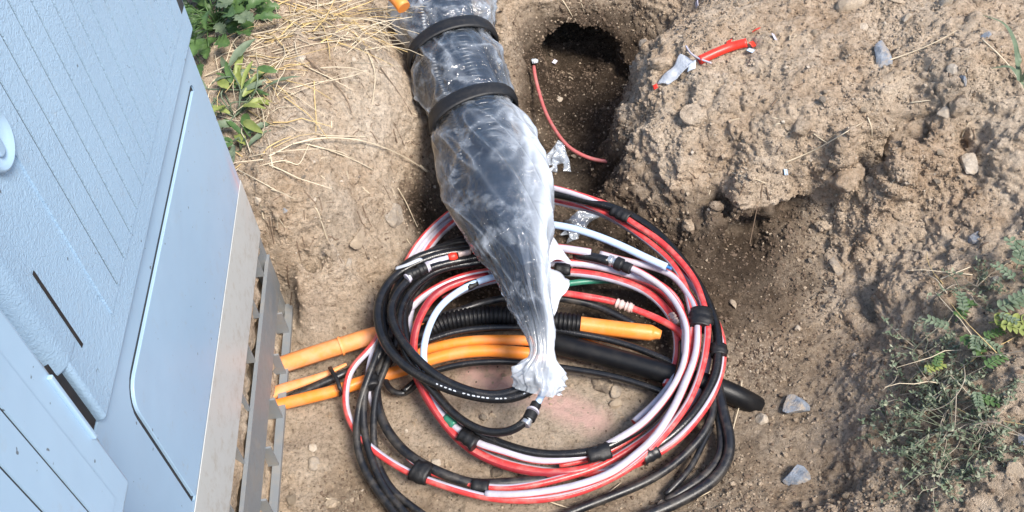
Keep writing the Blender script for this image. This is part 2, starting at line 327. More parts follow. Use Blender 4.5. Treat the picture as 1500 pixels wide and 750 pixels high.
def surface_nets(Fg, ox, vs):
    s = Fg < 0; nx, ny, nz = Fg.shape
    cnt = np.zeros((nx - 1, ny - 1, nz - 1), np.int8)
    for i in (0, 1):
        for j in (0, 1):
            for k in (0, 1): cnt += s[i:nx - 1 + i, j:ny - 1 + j, k:nz - 1 + k]
    act = (cnt > 0) & (cnt < 8); idx = np.argwhere(act); vid = np.full(act.shape, -1, np.int32); vid[act] = np.arange(len(idx), dtype=np.int32)
    acc = np.zeros((len(idx), 3)); num = np.zeros(len(idx)); co = [(i, j, k) for i in (0, 1) for j in (0, 1) for k in (0, 1)]
    val = {c_: Fg[idx[:, 0] + c_[0], idx[:, 1] + c_[1], idx[:, 2] + c_[2]] for c_ in co}
    for c_ in co:
        for ax in range(3):
            if c_[ax]: continue
            e = list(c_); e[ax] = 1; e = tuple(e); v0, v1 = val[c_], val[e]; m = (v0 < 0) != (v1 < 0)
            t_ = np.where(m, v0 / np.where(m, v0 - v1, 1), 0); p_ = np.tile(np.array(c_, float), (len(idx), 1)); p_[:, ax] += t_
            acc += p_ * m[:, None]; num += m
    V = (idx + acc / np.maximum(num, 1)[:, None]) * vs + np.array(ox)
    quads = []
    for ax in range(3):
        sl0 = [slice(1, -1)] * 3; sl0[ax] = slice(0, -1); sl1 = [slice(1, -1)] * 3; sl1[ax] = slice(1, None)
        A, B_ = s[tuple(sl0)], s[tuple(sl1)]; ch = np.argwhere(A != B_); inside = A[A != B_]
        off = np.ones(3, int); off[ax] = 0; ch = ch + off
        u_, v_ = (ax + 1) % 3, (ax + 2) % 3
        def cell(du, dv):
            q = ch.copy(); q[:, u_] -= du; q[:, v_] -= dv; q = np.clip(q, 0, np.array(vid.shape) - 1); return vid[q[:, 0], q[:, 1], q[:, 2]]
        Q = np.stack([cell(1, 1), cell(0, 1), cell(0, 0), cell(1, 0)], 1); Q[~inside] = Q[~inside][:, ::-1]; quads.append(Q)
    Q = np.concatenate(quads); return V, Q[(Q >= 0).all(1)]
GV, GQ = surface_nets(Fd, (gx[0], gy[0], gz[0]), VS); del Fd
def vnormals(V, Q):
    n = np.cross(V[Q[:, 2]] - V[Q[:, 0]], V[Q[:, 3]] - V[Q[:, 1]]); N = np.zeros_like(V)
    for k in range(4):
        for ax in range(3): N[:, ax] += np.bincount(Q[:, k], n[:, ax], len(V))
    return N / np.maximum(np.linalg.norm(N, axis=1, keepdims=True), 1e-9)
def relax(V, Q, it):
    for _ in range(it):
        A = np.zeros_like(V); n = np.zeros(len(V))
        for k in range(4):
            o = Q[:, (k + 1) % 4]; n += np.bincount(Q[:, k], minlength=len(V)) + np.bincount(o, minlength=len(V))
            for ax in range(3): A[:, ax] += np.bincount(Q[:, k], V[o, ax], len(V)) + np.bincount(o, V[Q[:, k], ax], len(V))
        V = 0.5 * V + 0.5 * A / np.maximum(n, 1)[:, None]
    return V
GV = relax(GV, GQ, 3)
def project(V):
    c_ = (V - CP) @ CM; return CX + FOC * c_[:, 0] / c_[:, 2], CY + FOC * c_[:, 1] / c_[:, 2]
def subdivide(V, Q, sel):                # split the selected quads in four (one sheet: the border edges of the rest get split as polygons would)
    E = np.stack([Q, np.roll(Q, -1, 1)], 2).reshape(-1, 2); Es = np.sort(E, 1); key = Es[:, 0].astype(np.int64) * len(V) + Es[:, 1]
    uq, inv = np.unique(key, return_inverse=True); mid = (V[uq // len(V)] + V[uq % len(V)]) / 2; em = (inv + len(V)).reshape(-1, 4)
    ce = V[Q].mean(1); ci = np.arange(len(Q)) + len(V) + len(uq); W_ = np.concatenate([V, mid, ce])
    out = [np.stack([Q[sel, k], em[sel, k], ci[sel], em[sel, k - 1]], 1) for k in range(4)]
    return W_, np.concatenate(out + [Q[~sel]])
cu, cv = project(GV[GQ].mean(1)); vis = (cu > 240) & (cu < 1640) & (cv > -90) & (cv < 850)
def pixmask(V, pts, r):                  # soft region round ground points (a list of pixel, height), radius in metres
    m = np.zeros(len(V))
    for (px, py, z, rr) in pts:
        p = at(px, py, z); m = np.maximum(m, np.clip(1.5 - np.linalg.norm((V - p) * [1, 1, 0.7], axis=1) / (rr * r), 0, 1))
    return m
SMOOTH = [(720, 600, 0, .17), (800, 590, 0, .13), (880, 620, 0, .12), (450, 620, .02, .10), (470, 420, .05, .07), (500, 330, .2, .06), (560, 330, .08, .06), (480, 480, .02, .06), (420, 600, .02, .08), (700, 560, 0, .12), (760, 640, 0, .13), (690, 650, 0, .1)]
def displace(V, N):
    px, py = project(V)
    sm = np.clip(pixmask(V, SMOOTH, 1.25) + 0.35 * vnoise(V, .08, 5), 0, 1)
    floor = np.clip(1 - np.abs(V[:, 2]) / 0.06, 0, 1)
    rough = (1 - 0.72 * sm)
    bank = np.clip((V[:, 0] - 0.18) / 0.12, 0, 1) * np.clip((V[:, 2] - 0.04) / 0.06, 0, 1)
    bank = np.maximum(bank, .5 * np.clip((-.12 - V[:, 0]) / .1, 0, 1) * np.clip((V[:, 2] - .05) / .08, 0, 1) * (1 - sm))
    bm_ = np.clip(.25 + 1.1 * (vnoise(V, .17, 88) + .25), .12, 1.1)
    hole = pixmask(V, [(852, 70, .0, .14)], 1.0)
    d = hole * fbm(V, .05, 3, 19) * .014 + fbm(V, .16, 3, 1) * 0.014 * (0.5 + 0.5 * rough) * (1 - 0.6 * floor)
    w1, w2, wi = worley(V + 0.01 * np.stack([vnoise(V, .03, 3), vnoise(V, .03, 4), vnoise(V, .03, 6)], 1), .062, 9)
    e_ = np.clip((w2 - w1) / .28, 0, 1); d += bank * bm_ * ((wi - .5) * .022 * e_ - (1 - e_) ** 2 * .006) + bank * fbm(V, .075, 3, 55) * 0.011
    w1, w2, wi = worley(V * [1, 1, 1.3] + 0.008 * np.stack([vnoise(V, .02, 83), vnoise(V, .02, 84), vnoise(V, .02, 86)], 1), .034, 29)
    e_ = np.clip((w2 - w1) / .25, 0, 1); d += rough * ((wi - .5) * .009 * e_ - (1 - e_) ** 2 * .003) * (.5 + .5 * bank * bm_)
    w1, w2, wi = worley(V + 0.006 * np.stack([vnoise(V, .015, 13), vnoise(V, .015, 14), vnoise(V, .015, 16)], 1), .024, 21)
    d += rough * (0.6 - w1) * 0.009 * (wi > .45) * (0.5 + 0.5 * bank + 0.25 * floor)
    w1, w2, wi = worley(V, .0115, 27)
    d += rough * (0.6 - w1) * 0.0052 * (wi > .4)
    d += rough * fbm(V, .02, 3, 41) * 0.0045 + (1 - rough) * fbm(V, .05, 3, 47) * 0.004
    rid = 1 - np.abs(fbm(V * [1, 1, 1.6], .11, 4, 61)); d -= bank * np.clip(rid - .88, 0, 1) * 0.05 * (vnoise(V, .2, 66) > 0)
    e = np.clip(np.minimum.reduce([V[:, 0] - XR[0], XR[1] - V[:, 0], V[:, 1] - YR[0], YR[1] - V[:, 1]]) / 0.06, 0, 1)
    inside_frame = (V[:, 0] < -0.40) & (V[:, 1] < 1.34)
    d = np.where(inside_frame, np.clip(d, -.02, .003), d)
    return V + N * (d * e)[:, None], sm
GV, GQ = subdivide(GV, GQ, vis)
used = np.unique(GQ); rm = np.full(len(GV), -1, np.int32); rm[used] = np.arange(len(used)); GV = GV[used]; GQ = rm[GQ]
GV = relax(GV, GQ, 1)
GN = vnormals(GV, GQ); GV0 = GV; GV, GSM = displace(GV, GN)
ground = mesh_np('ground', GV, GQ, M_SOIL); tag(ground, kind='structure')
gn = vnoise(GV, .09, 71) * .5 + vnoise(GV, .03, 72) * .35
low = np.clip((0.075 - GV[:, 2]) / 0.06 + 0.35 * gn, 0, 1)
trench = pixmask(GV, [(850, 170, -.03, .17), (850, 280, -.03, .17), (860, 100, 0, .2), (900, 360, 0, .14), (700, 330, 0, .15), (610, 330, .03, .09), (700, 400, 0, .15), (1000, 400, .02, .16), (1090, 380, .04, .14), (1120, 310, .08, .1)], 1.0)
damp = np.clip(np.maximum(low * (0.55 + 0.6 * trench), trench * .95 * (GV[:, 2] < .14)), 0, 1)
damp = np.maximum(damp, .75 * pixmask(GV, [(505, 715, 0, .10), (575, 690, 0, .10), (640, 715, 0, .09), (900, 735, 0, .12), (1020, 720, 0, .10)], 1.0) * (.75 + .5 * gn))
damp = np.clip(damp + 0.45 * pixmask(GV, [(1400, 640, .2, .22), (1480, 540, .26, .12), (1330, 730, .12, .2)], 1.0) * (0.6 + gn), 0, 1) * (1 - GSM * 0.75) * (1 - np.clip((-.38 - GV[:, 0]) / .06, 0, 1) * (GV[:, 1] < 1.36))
sand = np.clip(GSM * (0.75 + 0.5 * gn), 0, 1) * np.clip(1.2 - trench, 0, 1)
def stroke(V, a_, b_, w):
    A, B_ = at(*a_), at(*b_); AB = B_ - A; t_ = np.clip(((V - A) @ AB) / (AB @ AB), 0, 1); return np.clip(1.4 - np.linalg.norm(V - A - t_[:, None] * AB, axis=1) / w, 0, 1)
pink = np.maximum(stroke(GV, (700, 545, 0), (752, 566, 0), .038), stroke(GV, (795, 580, 0), (868, 614, 0), .034)) * np.clip(.9 + .6 * vnoise(GV, .012, 81), 0, 1) * .85
deep = np.clip(pixmask(GV, [(850, 150, -.08, .13), (850, 230, -.07, .11), (865, 290, -.05, .07), (850, 100, -.02, .17), (890, 335, -.03, .08), (945, 385, 0, .08), (740, 330, 0, .13), (622, 345, .0, .085), (820, 395, 0, .15), (900, 430, 0, .12), (700, 400, 0, .13), (965, 480, 0, .08), (955, 545, 0, .06), (610, 450, 0, .06), (1080, 385, .02, .07)], 1.0) + .4 * gn, 0, 1) * (GV[:, 2] < .10) * .85  # dark damp soil, darkened further under coil and bank foot to deepen shade
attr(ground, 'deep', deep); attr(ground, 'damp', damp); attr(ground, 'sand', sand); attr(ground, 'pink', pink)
del GX, GY
# the land round the excavation, out to the horizon
ov = []; oq = []
def ring(r0, r1):
    n = len(ov); ov.extend([(r0[0], r0[2]), (r0[1], r0[2]), (r0[1], r0[3]), (r0[0], r0[3]), (r1[0], r1[2]), (r1[1], r1[2]), (r1[1], r1[3]), (r1[0], r1[3])])
    for k in range(4): oq.append((n + k, n + 4 + k, n + 4 + (k + 1) % 4, n + (k + 1) % 4))
ring((XR[0] + .03, XR[1] - .04, YR[0] + .03, YR[1] - .04), (-200, 200, -200, 200))
terr = mesh_py('surrounding_ground', [(x, y, .393) for x, y in ov], oq, M_SOIL2); tag(terr, kind='structure')
# a finder for points of the finished ground
TRI = np.concatenate([GQ[:, [0, 1, 2]], GQ[:, [0, 2, 3]]]) if len(GQ) < 5 else None
sidx = np.argsort(np.abs(0 * GQ[:, 0]), kind='stable')
BVH = BVHTree.FromPolygons(GV.tolist(), GQ.tolist())
def hit(px, py):
    r = ray(px, py); loc, nrm, i, d_ = BVH.ray_cast(Vector(CP), Vector(r)); 
    return (np.array(loc), np.array(nrm)) if loc else (at(px, py, .05), np.array([0, 0, 1.0]))
def drop(x, y, z0=1.2):
    loc, nrm, i, d_ = BVH.ray_cast(Vector((x, y, z0)), Vector((0, 0, -1))); return loc.z if loc else 0.0

# ------------------------------------------------------------------ street cabinets
def prism(name, poly, n0, n1, mats, parent, bev=0.0, hole=None, seg=2, smooth=False):
    bm = bmesh.new()                     # outline in (along, height), given thickness along the front normal; optional hole
    def loop(pl_):
        vs = [bm.verts.new(cab(u, w, n1)) for u, w in pl_]; return [bm.edges.new((vs[i], vs[(i + 1) % len(vs)])) for i in range(len(vs))]
    if hole is None:
        bm.faces.new([bm.verts.new(cab(u, w, n1)) for u, w in poly])
    else:
        bmesh.ops.triangle_fill(bm, edges=loop(poly) + loop(hole), use_beauty=True)
    f = list(bm.faces); r = bmesh.ops.extrude_face_region(bm, geom=f)
    bmesh.ops.translate(bm, vec=Vector(NV * (n0 - n1)), verts=[v for v in r['geom'] if isinstance(v, bmesh.types.BMVert)])
    bmesh.ops.recalc_face_normals(bm, faces=bm.faces)
    if bev:
        es = [e for e in bm.edges if e.is_manifold and e.calc_face_angle(0) > .6]
        bmesh.ops.bevel(bm, geom=es, offset=bev, segments=seg, profile=.6, affect='EDGES')
    me = bpy.data.meshes.new(name); bm.to_mesh(me); bm.free()
    for m in (mats if isinstance(mats, (list, tuple)) else [mats]): me.materials.append(m)
    if bev or smooth: me.shade_smooth() if hasattr(me, 'shade_smooth') else None
    o = link(name, me, parent)
    if bev: md = o.modifiers.new('wn', 'WEIGHTED_NORMAL'); md.keep_sharp = True
    return o
def rect(u0, u1, w0, w1): return [(u0, w0), (u1, w0), (u1, w1), (u0, w1)]
def rrect(u0, u1, w0, w1, r, k=6):
    out = []
    for cx_, cy_, a0 in ((u1 - r[0], w0 + r[0], -90), (u1 - r[1], w1 - r[1], 0), (u0 + r[2], w1 - r[2], 90), (u0 + r[3], w0 + r[3], 180)):
        rr = [r[0], r[1], r[2], r[3]][(a0 + 90) // 90]
        for i in range(k + 1):
            t_ = math.radians(a0 + 90 * i / k); out.append((cx_ + rr * math.cos(t_), cy_ + rr * math.sin(t_)))
    return out
def door(name, u0, u1, w0, w1, nb, nf, rn, parent, far_round=.006, m=None):
    # slab with a large rounding on its near vertical edge, extruded upwards
    sec = [(u1, nb), (u1, nf - far_round)] + [(u1 - far_round * (1 - math.cos(t_)), nf - far_round + far_round * math.sin(t_)) for t_ in (0.5, 1.0, 1.5708)]
    sec += [(u0 + rn - rn * math.sin(t_), nf - rn + rn * math.cos(t_)) for t_ in np.linspace(0, 1.5708, 9)] + [(u0, nb)]
    lv = [(w0, .005), (w0 + .001, .0025), (w0 + .0035, .0007), (w0 + .007, 0)] + [(w1, 0)]
    V, Fs = [], []
    for w, ins in lv:
        for u, n in sec:
            cu_, cn_ = (u0 + u1) / 2, nb
            V.append(cab(u + (ins if u < cu_ else -ins), w, n - (ins if n > nb + .001 else 0)))
    k = len(sec)
    for l in range(len(lv) - 1):
        for i in range(k): Fs.append((l * k + i, l * k + (i + 1) % k, (l + 1) * k + (i + 1) % k, (l + 1) * k + i))
    Fs.append(tuple(range(k))[::-1]); Fs.append(tuple(range((len(lv) - 1) * k, len(lv) * k)))
    o = mesh_py(name, V, Fs, m or M_CAB, parent=parent, smooth=True)
    bm = bmesh.new(); bm.from_mesh(o.data); bmesh.ops.recalc_face_normals(bm, faces=bm.faces); bm.to_mesh(o.data); bm.free()
    md = o.modifiers.new('wn', 'WEIGHTED_NORMAL'); return o
def pinkdust(o):                         # sprayed marking and dust on the smooth plinth, as vertex weights on a refined mesh
    bm = bmesh.new(); bm.from_mesh(o.data)
    for _ in range(3): bmesh.ops.subdivide_edges(bm, edges=[e for e in bm.edges if e.calc_length() > .035], cuts=1, use_grid_fill=True)
    bm.to_mesh(o.data); bm.free()
    V = np.array([v.co for v in o.data.vertices]); rel = V - CP0; u = rel @ BV; w = V[:, 2]
    a_ = np.exp(-(((u - .085) / .03) ** 2 + ((w - .40) / .06) ** 2)) * .9 + np.exp(-(((u - .075) / .03) ** 2 + ((w - .31) / .045) ** 2)) * .5
    attr(o, 'pink', np.clip(a_ * (.8 + .8 * vnoise(V, .02, 91)), 0, .8)); attr(o, 'dust', np.full(len(V), 0.0))

base = cab(-.25, .0, -.2)
c1 = empty('street_cabinet', base, 'large grey cabinet with round lock and smooth plinth, standing on an open steel frame', 'street cabinet', 'grey cabinets beside the excavation')
cbody = prism('body', rect(-.705, .098, .735, 1.52), -.44, -.03, M_CABS, c1)
prism('door_gap_shade', rect(-.668, -.60, .7345, 1.515), -.0295, -.024, M_GAP, c1)  # added black sheet that paints the shade behind the door edge
PANEL = rrect(-.551, .046, .418, .672, [.004, .012, .035, .008]); PH = rrect(-.561, .0475, .4165, .6835, [.004, .014, .043, .012])
pl_ = prism('plinth', rect(-.69, .098, .272, .733), -.012, 0, M_CABS, c1, hole=PH); pinkdust(pl_)
prism('plinth_box', rect(-.69, .0965, .274, .732), -.44, -.0125, M_CABS, c1)
fl = prism('bottom_flange', rect(-.69, .0985, .2715, .4155), .0004, .0022, M_CABF, c1, bev=.0008); pinkdust(fl)
cov = prism('plinth_cover', PANEL, -.011, .0012, M_CABS, c1, bev=.0012); pinkdust(cov)
gk = prism('cover_gap_shade', rrect(-.5608, .0473, .4167, .6833, [.004, .014, .043, .012]), -.0122, -.0030, M_GAP, c1)  # black fill painting the dark of the open gap round the cover
dr1 = door('door', -.624, .118, .733, 1.52, -.05, .011, .006, c1)
door('hinge_barrel', -.640, -.5895, .834, 1.515, -.03, .0118, .026, dr1, .002)
prism('gap_shade_strip', rect(-.6435, -.6255, .742, .86), -.02, .002, M_GAP, c1)  # black fill in place of the shade in the gap beside the door
prism('gap_rim', rect(-.6495, -.644, .728, .88), -.02, .004, M_GALV, c1)
prism('groove_shade_sheet', rect(-.5095, .1105, .783, 1.503), .0105, .0114, M_GROOVE, dr1)  # dark sheet added behind the strips so the grooves read as shaded
ribs = [-.342 + .0424 * i for i in range(-4, 11)]
for i in range(len(ribs) - 1):
    u0, u1 = ribs[i] + .0019, min(ribs[i + 1] - .0019, .1115)
    if ribs[i] > -.58: prism('door_strip', [(u0, .781), (u1, .781), (u1, 1.505), (u0, 1.505)], .0105, .0130, M_CAB, dr1)
prism('door_slot', rect(-.5885, -.5835, .823, .942), .0, .0116, M_GAP, dr1)  # black bar painting the dark inside of the slot
# round lock with its cap and lever
def disc(name, u, w, n0, n1, r0, r1, mats, parent, k=36):
    V, Fs = [], []
    prof = [(r0, n0), (r0, n1 - .002), (r0 - .002, n1), (r1, n1), (r1 - .003, n1 - .004), (0.001, n1 - .005)]
    for r_, n_ in prof:
        for i in range(k): t_ = 2 * math.pi * i / k; V.append(cab(u + r_ * math.cos(t_), w + r_ * math.sin(t_), n_))
    for l in range(len(prof) - 1):
        for i in range(k): Fs.append((l * k + i, l * k + (i + 1) % k, (l + 1) * k + (i + 1) % k, (l + 1) * k + i))
    o = mesh_py(name, V, Fs, mats, parent=parent, smooth=True); bm = bmesh.new(); bm.from_mesh(o.data); bmesh.ops.recalc_face_normals(bm, faces=bm.faces); bm.to_mesh(o.data); bm.free(); return o
lk = disc('lock', -.530, 1.060, .010, .019, .030, .0265, M_CABS, dr1)
prism('lock_lever', rrect(-.540, -.526, 1.045, 1.075, [.006] * 4, 3), .012, .0185, M_CABS, lk, bev=.002)
# the open galvanised frame the plinth stands on
fr = prism('base_frame', rect(-.80, .104, .105, .198), -.0035, 0, M_GALV, c1)
prism('rail_flange', rect(-.80, .104, .1985, .2015), -.006, .0015, M_GALV, fr)
prism('lower_rail', rect(-.80, .104, .030, .040), -.004, 0.012, M_GALV, fr)
prism('end_post', rect(.084, .1045, .0085, .2705), -.03, -.0040, M_GALV, fr)
for k in range(7):
    u = .045 - .105 * k
    prism('web_plate', [(u, .2015), (u + .004, .2015), (u + .004, .2715), (u, .2715)], -.04, -.004, M_GALV, fr)
    prism('web_plate', [(u - .02, .0405), (u - .016, .0405), (u - .016, .1045), (u - .02, .1045)], -.03, .009, M_GALV, fr)

def infill(w0, w1, n0, seed, amp):
    uu, ww = np.meshgrid(np.arange(-.82, .085, .004), np.arange(w0, w1, .004), indexing='ij'); F_ = np.stack([uu, ww], -1).reshape(-1, 2); Pn = np.array([cab(a_, b_, 0) for a_, b_ in F_])
    d_ = fbm(Pn, .05, 4, seed) * amp + (.6 - worley(Pn, .016, seed)[0]) * .004; Pn = Pn + NV * (n0 + np.clip(d_, -.03, .007))[:, None]; h = ww.shape[1]; i, j = np.meshgrid(np.arange(ww.shape[0] - 1), np.arange(h - 1), indexing='ij')
    o = mesh_np('soil_infill', Pn, np.stack([i * h + j, (i + 1) * h + j, (i + 1) * h + j + 1, i * h + j + 1], -1).reshape(-1, 4), M_SOIL2); tag(o, kind='structure')
infill(.19, .285, -.014, 5, .008); infill(-.03, .112, -.014, 9, .012)
c2 = empty('street_cabinet', cab(-1.05, 0.0, -.15), 'nearer grey cabinet at the lower left corner, its ribbed door standing proud', 'street cabinet', 'grey cabinets beside the excavation')
prism('body', rect(-1.40, -.802, .89, 1.52), -.44, .088, M_CABS, c2)
pl2 = prism('plinth', rect(-1.40, -.800, .27, .862), -.43, .104, M_CABS, c2, bev=.003)
dr2 = door('door', -1.40, -.789, .882, 1.52, .089, .119, .008, c2, m=M_CABS)
prism('groove_shade_sheet', rect(-1.33, -.8215, .912, 1.503), .1185, .1194, M_GROOVE, dr2)  # same painted groove shade for the nearer door
r2 = [-.8195 - .0325 * i for i in range(0, 17)]
for i in range(len(r2) - 1):
    prism('door_strip', [(r2[i + 1] + .0015, .910), (r2[i] - .0015, .910), (r2[i] - .0015, 1.505), (r2[i + 1] + .0015, 1.505)], .1185, .1210, M_CABS, dr2)
prism('hinge_rib', rect(-.798, -.794, .965, 1.05), .1185, .1225, M_CABS, dr2, bev=.001)

# ------------------------------------------------------------------ tubes
def spline(P_, step=.008):
    P_ = np.asarray(P_, float); Pp = np.vstack([2 * P_[0] - P_[1], P_, 2 * P_[-1] - P_[-2]]); out = []
    for i in range(1, len(Pp) - 2):
        p0, p1, p2, p3 = Pp[i - 1], Pp[i], Pp[i + 1], Pp[i + 2]
        n = max(2, int(np.linalg.norm((p2 - p1)[:3]) / step)); t_ = np.linspace(0, 1, n, endpoint=False)[:, None]
        # centripetal-like tangents keep uneven points from looping
        d1, d2, d3 = [max(np.linalg.norm(x[:3]), 1e-6) ** .5 for x in (p1 - p0, p2 - p1, p3 - p2)]
        m1 = (p1 - p0) / d1 - (p2 - p0) / (d1 + d2) + (p2 - p1) / d2; m2 = (p2 - p1) / d2 - (p3 - p1) / (d2 + d3) + (p3 - p2) / d3
        m1 *= d2; m2 *= d2
        out.append((2 * t_ ** 3 - 3 * t_ ** 2 + 1) * p1 + (t_ ** 3 - 2 * t_ ** 2 + t_) * m1 + (-2 * t_ ** 3 + 3 * t_ ** 2) * p2 + (t_ ** 3 - t_ ** 2) * m2)
    out.append(Pp[-2][None]); return np.concatenate(out)
def sm1(A, it):
    for _ in range(it): A[1:-1] = .25 * A[:-2] + .5 * A[1:-1] + .25 * A[2:]
    return A
def frames(C_):
    T = np.gradient(C_, axis=0); T /= np.linalg.norm(T, axis=1, keepdims=True)
    up = np.array([0, 0, 1.0]); N1 = up - T * (T @ up)[:, None]; N1 /= np.maximum(np.linalg.norm(N1, axis=1, keepdims=True), 1e-6)
    return T, N1, np.cross(T, N1)
def sweep(name, C_, R, mats, stripes=None, phase=0.0, k=14, parent=None, flat=1.0, cap=True):
    T, N1, N2 = frames(C_); n = len(C_); R = np.broadcast_to(np.asarray(R, float), (n,)); ph = np.radians(np.broadcast_to(np.asarray(phase, float), (n,)))
    th = np.arange(k) / k * 2 * np.pi
    A = th[None, :] + ph[:, None]
    V = C_[:, None] + R[:, None, None] * (np.cos(A)[..., None] * N1[:, None] * flat + np.sin(A)[..., None] * N2[:, None])
    i, j = np.meshgrid(np.arange(n - 1), np.arange(k), indexing='ij'); j2 = (j + 1) % k
    Q = np.stack([i * k + j, (i + 1) * k + j, (i + 1) * k + j2, i * k + j2], -1).reshape(-1, 4)
    mi = np.zeros((n - 1, k), int)
    if stripes:
        c_ = (np.arange(k) + .5) / k * 360
        for a0, a1, m in stripes: mi[:, ((c_ - a0) % 360) < (a1 - a0)] = m
    Vv = V.reshape(-1, 3); mi = mi.ravel()
    if cap:
        Vv = np.vstack([Vv, C_[0], C_[-1]]); e = len(Vv); jj = np.arange(k)
        q0 = np.stack([jj, (jj + 1) % k, np.full(k, e - 2), np.full(k, e - 2)], -1); q1 = np.stack([(n - 1) * k + (jj + 1) % k, (n - 1) * k + jj, np.full(k, e - 1), np.full(k, e - 1)], -1)
        o = _polys(name, Vv, Q, np.vstack([q0, q1])[:, :3], mats, mi, parent)
    else: o = mesh_np(name, Vv, Q, mats, mi, True, parent)
    return o
def _polys(name, V, Q, T3, mats, mi, parent):
    me = bpy.data.meshes.new(name); me.vertices.add(len(V)); me.vertices.foreach_set('co', np.asarray(V, np.float32).ravel())
    L = np.concatenate([Q.ravel(), T3.ravel()]).astype(np.int32); me.loops.add(len(L)); me.loops.foreach_set('vertex_index', L)
    st = np.concatenate([np.arange(len(Q)) * 4, len(Q) * 4 + np.arange(len(T3)) * 3]).astype(np.int32); me.polygons.add(len(st))
    me.polygons.foreach_set('loop_start', st); me.polygons.foreach_set('loop_total', np.concatenate([np.full(len(Q), 4), np.full(len(T3), 3)]).astype(np.int32))
    for m in (mats if isinstance(mats, (list, tuple)) else [mats]): me.materials.append(m)
    me.polygons.foreach_set('material_index', np.concatenate([mi, np.zeros(len(T3), int)]).astype(np.int32)); me.polygons.foreach_set('use_smooth', np.concatenate([np.ones(len(Q), bool), np.zeros(len(T3), bool)]))
    me.update(calc_edges=True); return link(name, me, parent)
PXM = 1.0 / FOC
def world_path(pts):
    out = []
    for p in pts: q = at(p[0], p[1], p[2]); out.append([q[0], q[1], q[2], p[3] if len(p) > 3 else 0.0])
    return np.array(out)
def prad(p, dpx): return dpx * .5 * np.linalg.norm(p - CP) * PXM
RW = [M_RED, M_WHITE]; STR = [(0, 160, 1)]
def duct(name, label, pts, dpx, mats, cat, group=None, stripes=None, phase=0, smooth=6, k=14, wig=0.0015, flat=1.0, dl=None):
    A = spline(world_path(pts)); A = sm1(A, smooth); C_ = A[:, :3].copy()
    s = np.arange(len(C_)) * 1.0; sd = rnd.random() * 99
    C_ += wig * np.stack([np.sin(s * .11 + sd), np.sin(s * .13 + 2 * sd), np.sin(s * .09 + 3 * sd)], 1)
    r = prad(C_[len(C_) // 2], dpx)
    ph = A[:, 3] + phase
    if dl is not None:                   # the printed stripe keeps to the inside of the coil and rolls a little with the lay of the duct
        T_, n1_, n2_ = frames(C_); vw = CP - C_; tv = np.degrees(np.unwrap(np.arctan2((vw * n2_).sum(1), (vw * n1_).sum(1))))
        tt = np.linspace(0, 1, len(C_)); ph = sm1(tv + np.interp(tt, np.linspace(0, 1, len(dl)), dl), 60) + 14 * np.sin(tt * 9 + sd)
    o = sweep(name, C_, r, mats, stripes, ph, k, flat=flat)
    tag(o, label, cat, group); o['_c'] = 0; del o['_c']
    PATHS[o.name] = C_; return o
PATHS = {}
GD, GB = 'coloured microducts in the coil', 'black cables in the coil'
def rw(label, pts, d=10.8, phase=0, mats=None, **kw):
    kw.setdefault('dl', [0]); kw.setdefault('k', 18)
    return duct('microduct', label, pts, d, mats or RW, 'cable duct', GD, kw.pop('stripes', STR), phase, **kw)
def bk_(label, pts, d=13, mats=None, **kw): return duct('black_cable', label, pts, d, mats or M_BLACK, 'cable', GB, **kw)

d1 = rw('red and white duct forming the outermost loop at top right and bottom',
   [(760, 268, .10, 170), (800, 274, .11, 170), (851, 286, .11, 170), (900, 303, .10, 170), (912, 314, .10, 240), (924, 323, .10, 330), (963, 349, .09, 330), (995, 381, .09, 330), (1016, 410, .09, 330), (1028, 442, .10, 340), (1036, 475, .10, 340), (1034, 507, .09, 340), (1028, 541, .08, 340), (1010, 589, .07, 340), (980, 630, .065, 330), (934, 676, .06, 320), (888, 703, .055, 310), (840, 722, .05, 300), (780, 733, .05, 300), (720, 731, .05, 300), (672, 719, .05, 300), (629, 704, .05, 290), (607, 695, .05, 280), (576, 678, .05, 270), (540, 652, .05, 270), (516, 625, .05, 260), (505, 596, .055, 250), (506, 570, .06, 250), (508, 556, .065, 250), (520, 534, .08, 250), (542, 514, .09, 240), (560, 485, .10, 240), (572, 450, .10, 240), (586, 405, .10, 230), (610, 358, .10, 220), (645, 322, .10, 200), (690, 292, .10, 180), (730, 275, .10, 170)], dl=[-70,-60,55,50,35,25,25,25,30,30,10,-20,0,-30,-30,-60])
d2 = rw('red and white duct with its pale stripe bare at lower left, second loop inward',
   [(740, 285, .08, 0), (800, 283, .085, 0), (860, 300, .085, 0), (905, 322, .08, 330), (945, 350, .08, 330), (981, 382, .08, 330), (1000, 412, .08, 330), (1010, 442, .085, 330), (1016, 475, .09, 330), (1014, 507, .08, 330), (1008, 541, .07, 330), (992, 585, .06, 320), (966, 622, .05, 310), (929, 652, .045, 300), (876, 684, .04, 280), (828, 700, .04, 260), (780, 711, .04, 240), (740, 715, .04, 240), (703, 711, .04, 240), (658, 699, .04, 240), (618, 686, .045, 230), (590, 662, .05, 160), (565, 630, .05, 150), (548, 597, .055, 150), (541, 574, .06, 150), (541, 540, .08, 150), (551, 505, .09, 150), (568, 460, .09, 150), (590, 412, .09, 150), (616, 362, .09, 150), (655, 322, .085, 150), (700, 296, .08, 100)], dl=[-40,40,50,35,30,30,40,40,30,0,-90,-100,-90,-60,0,0])
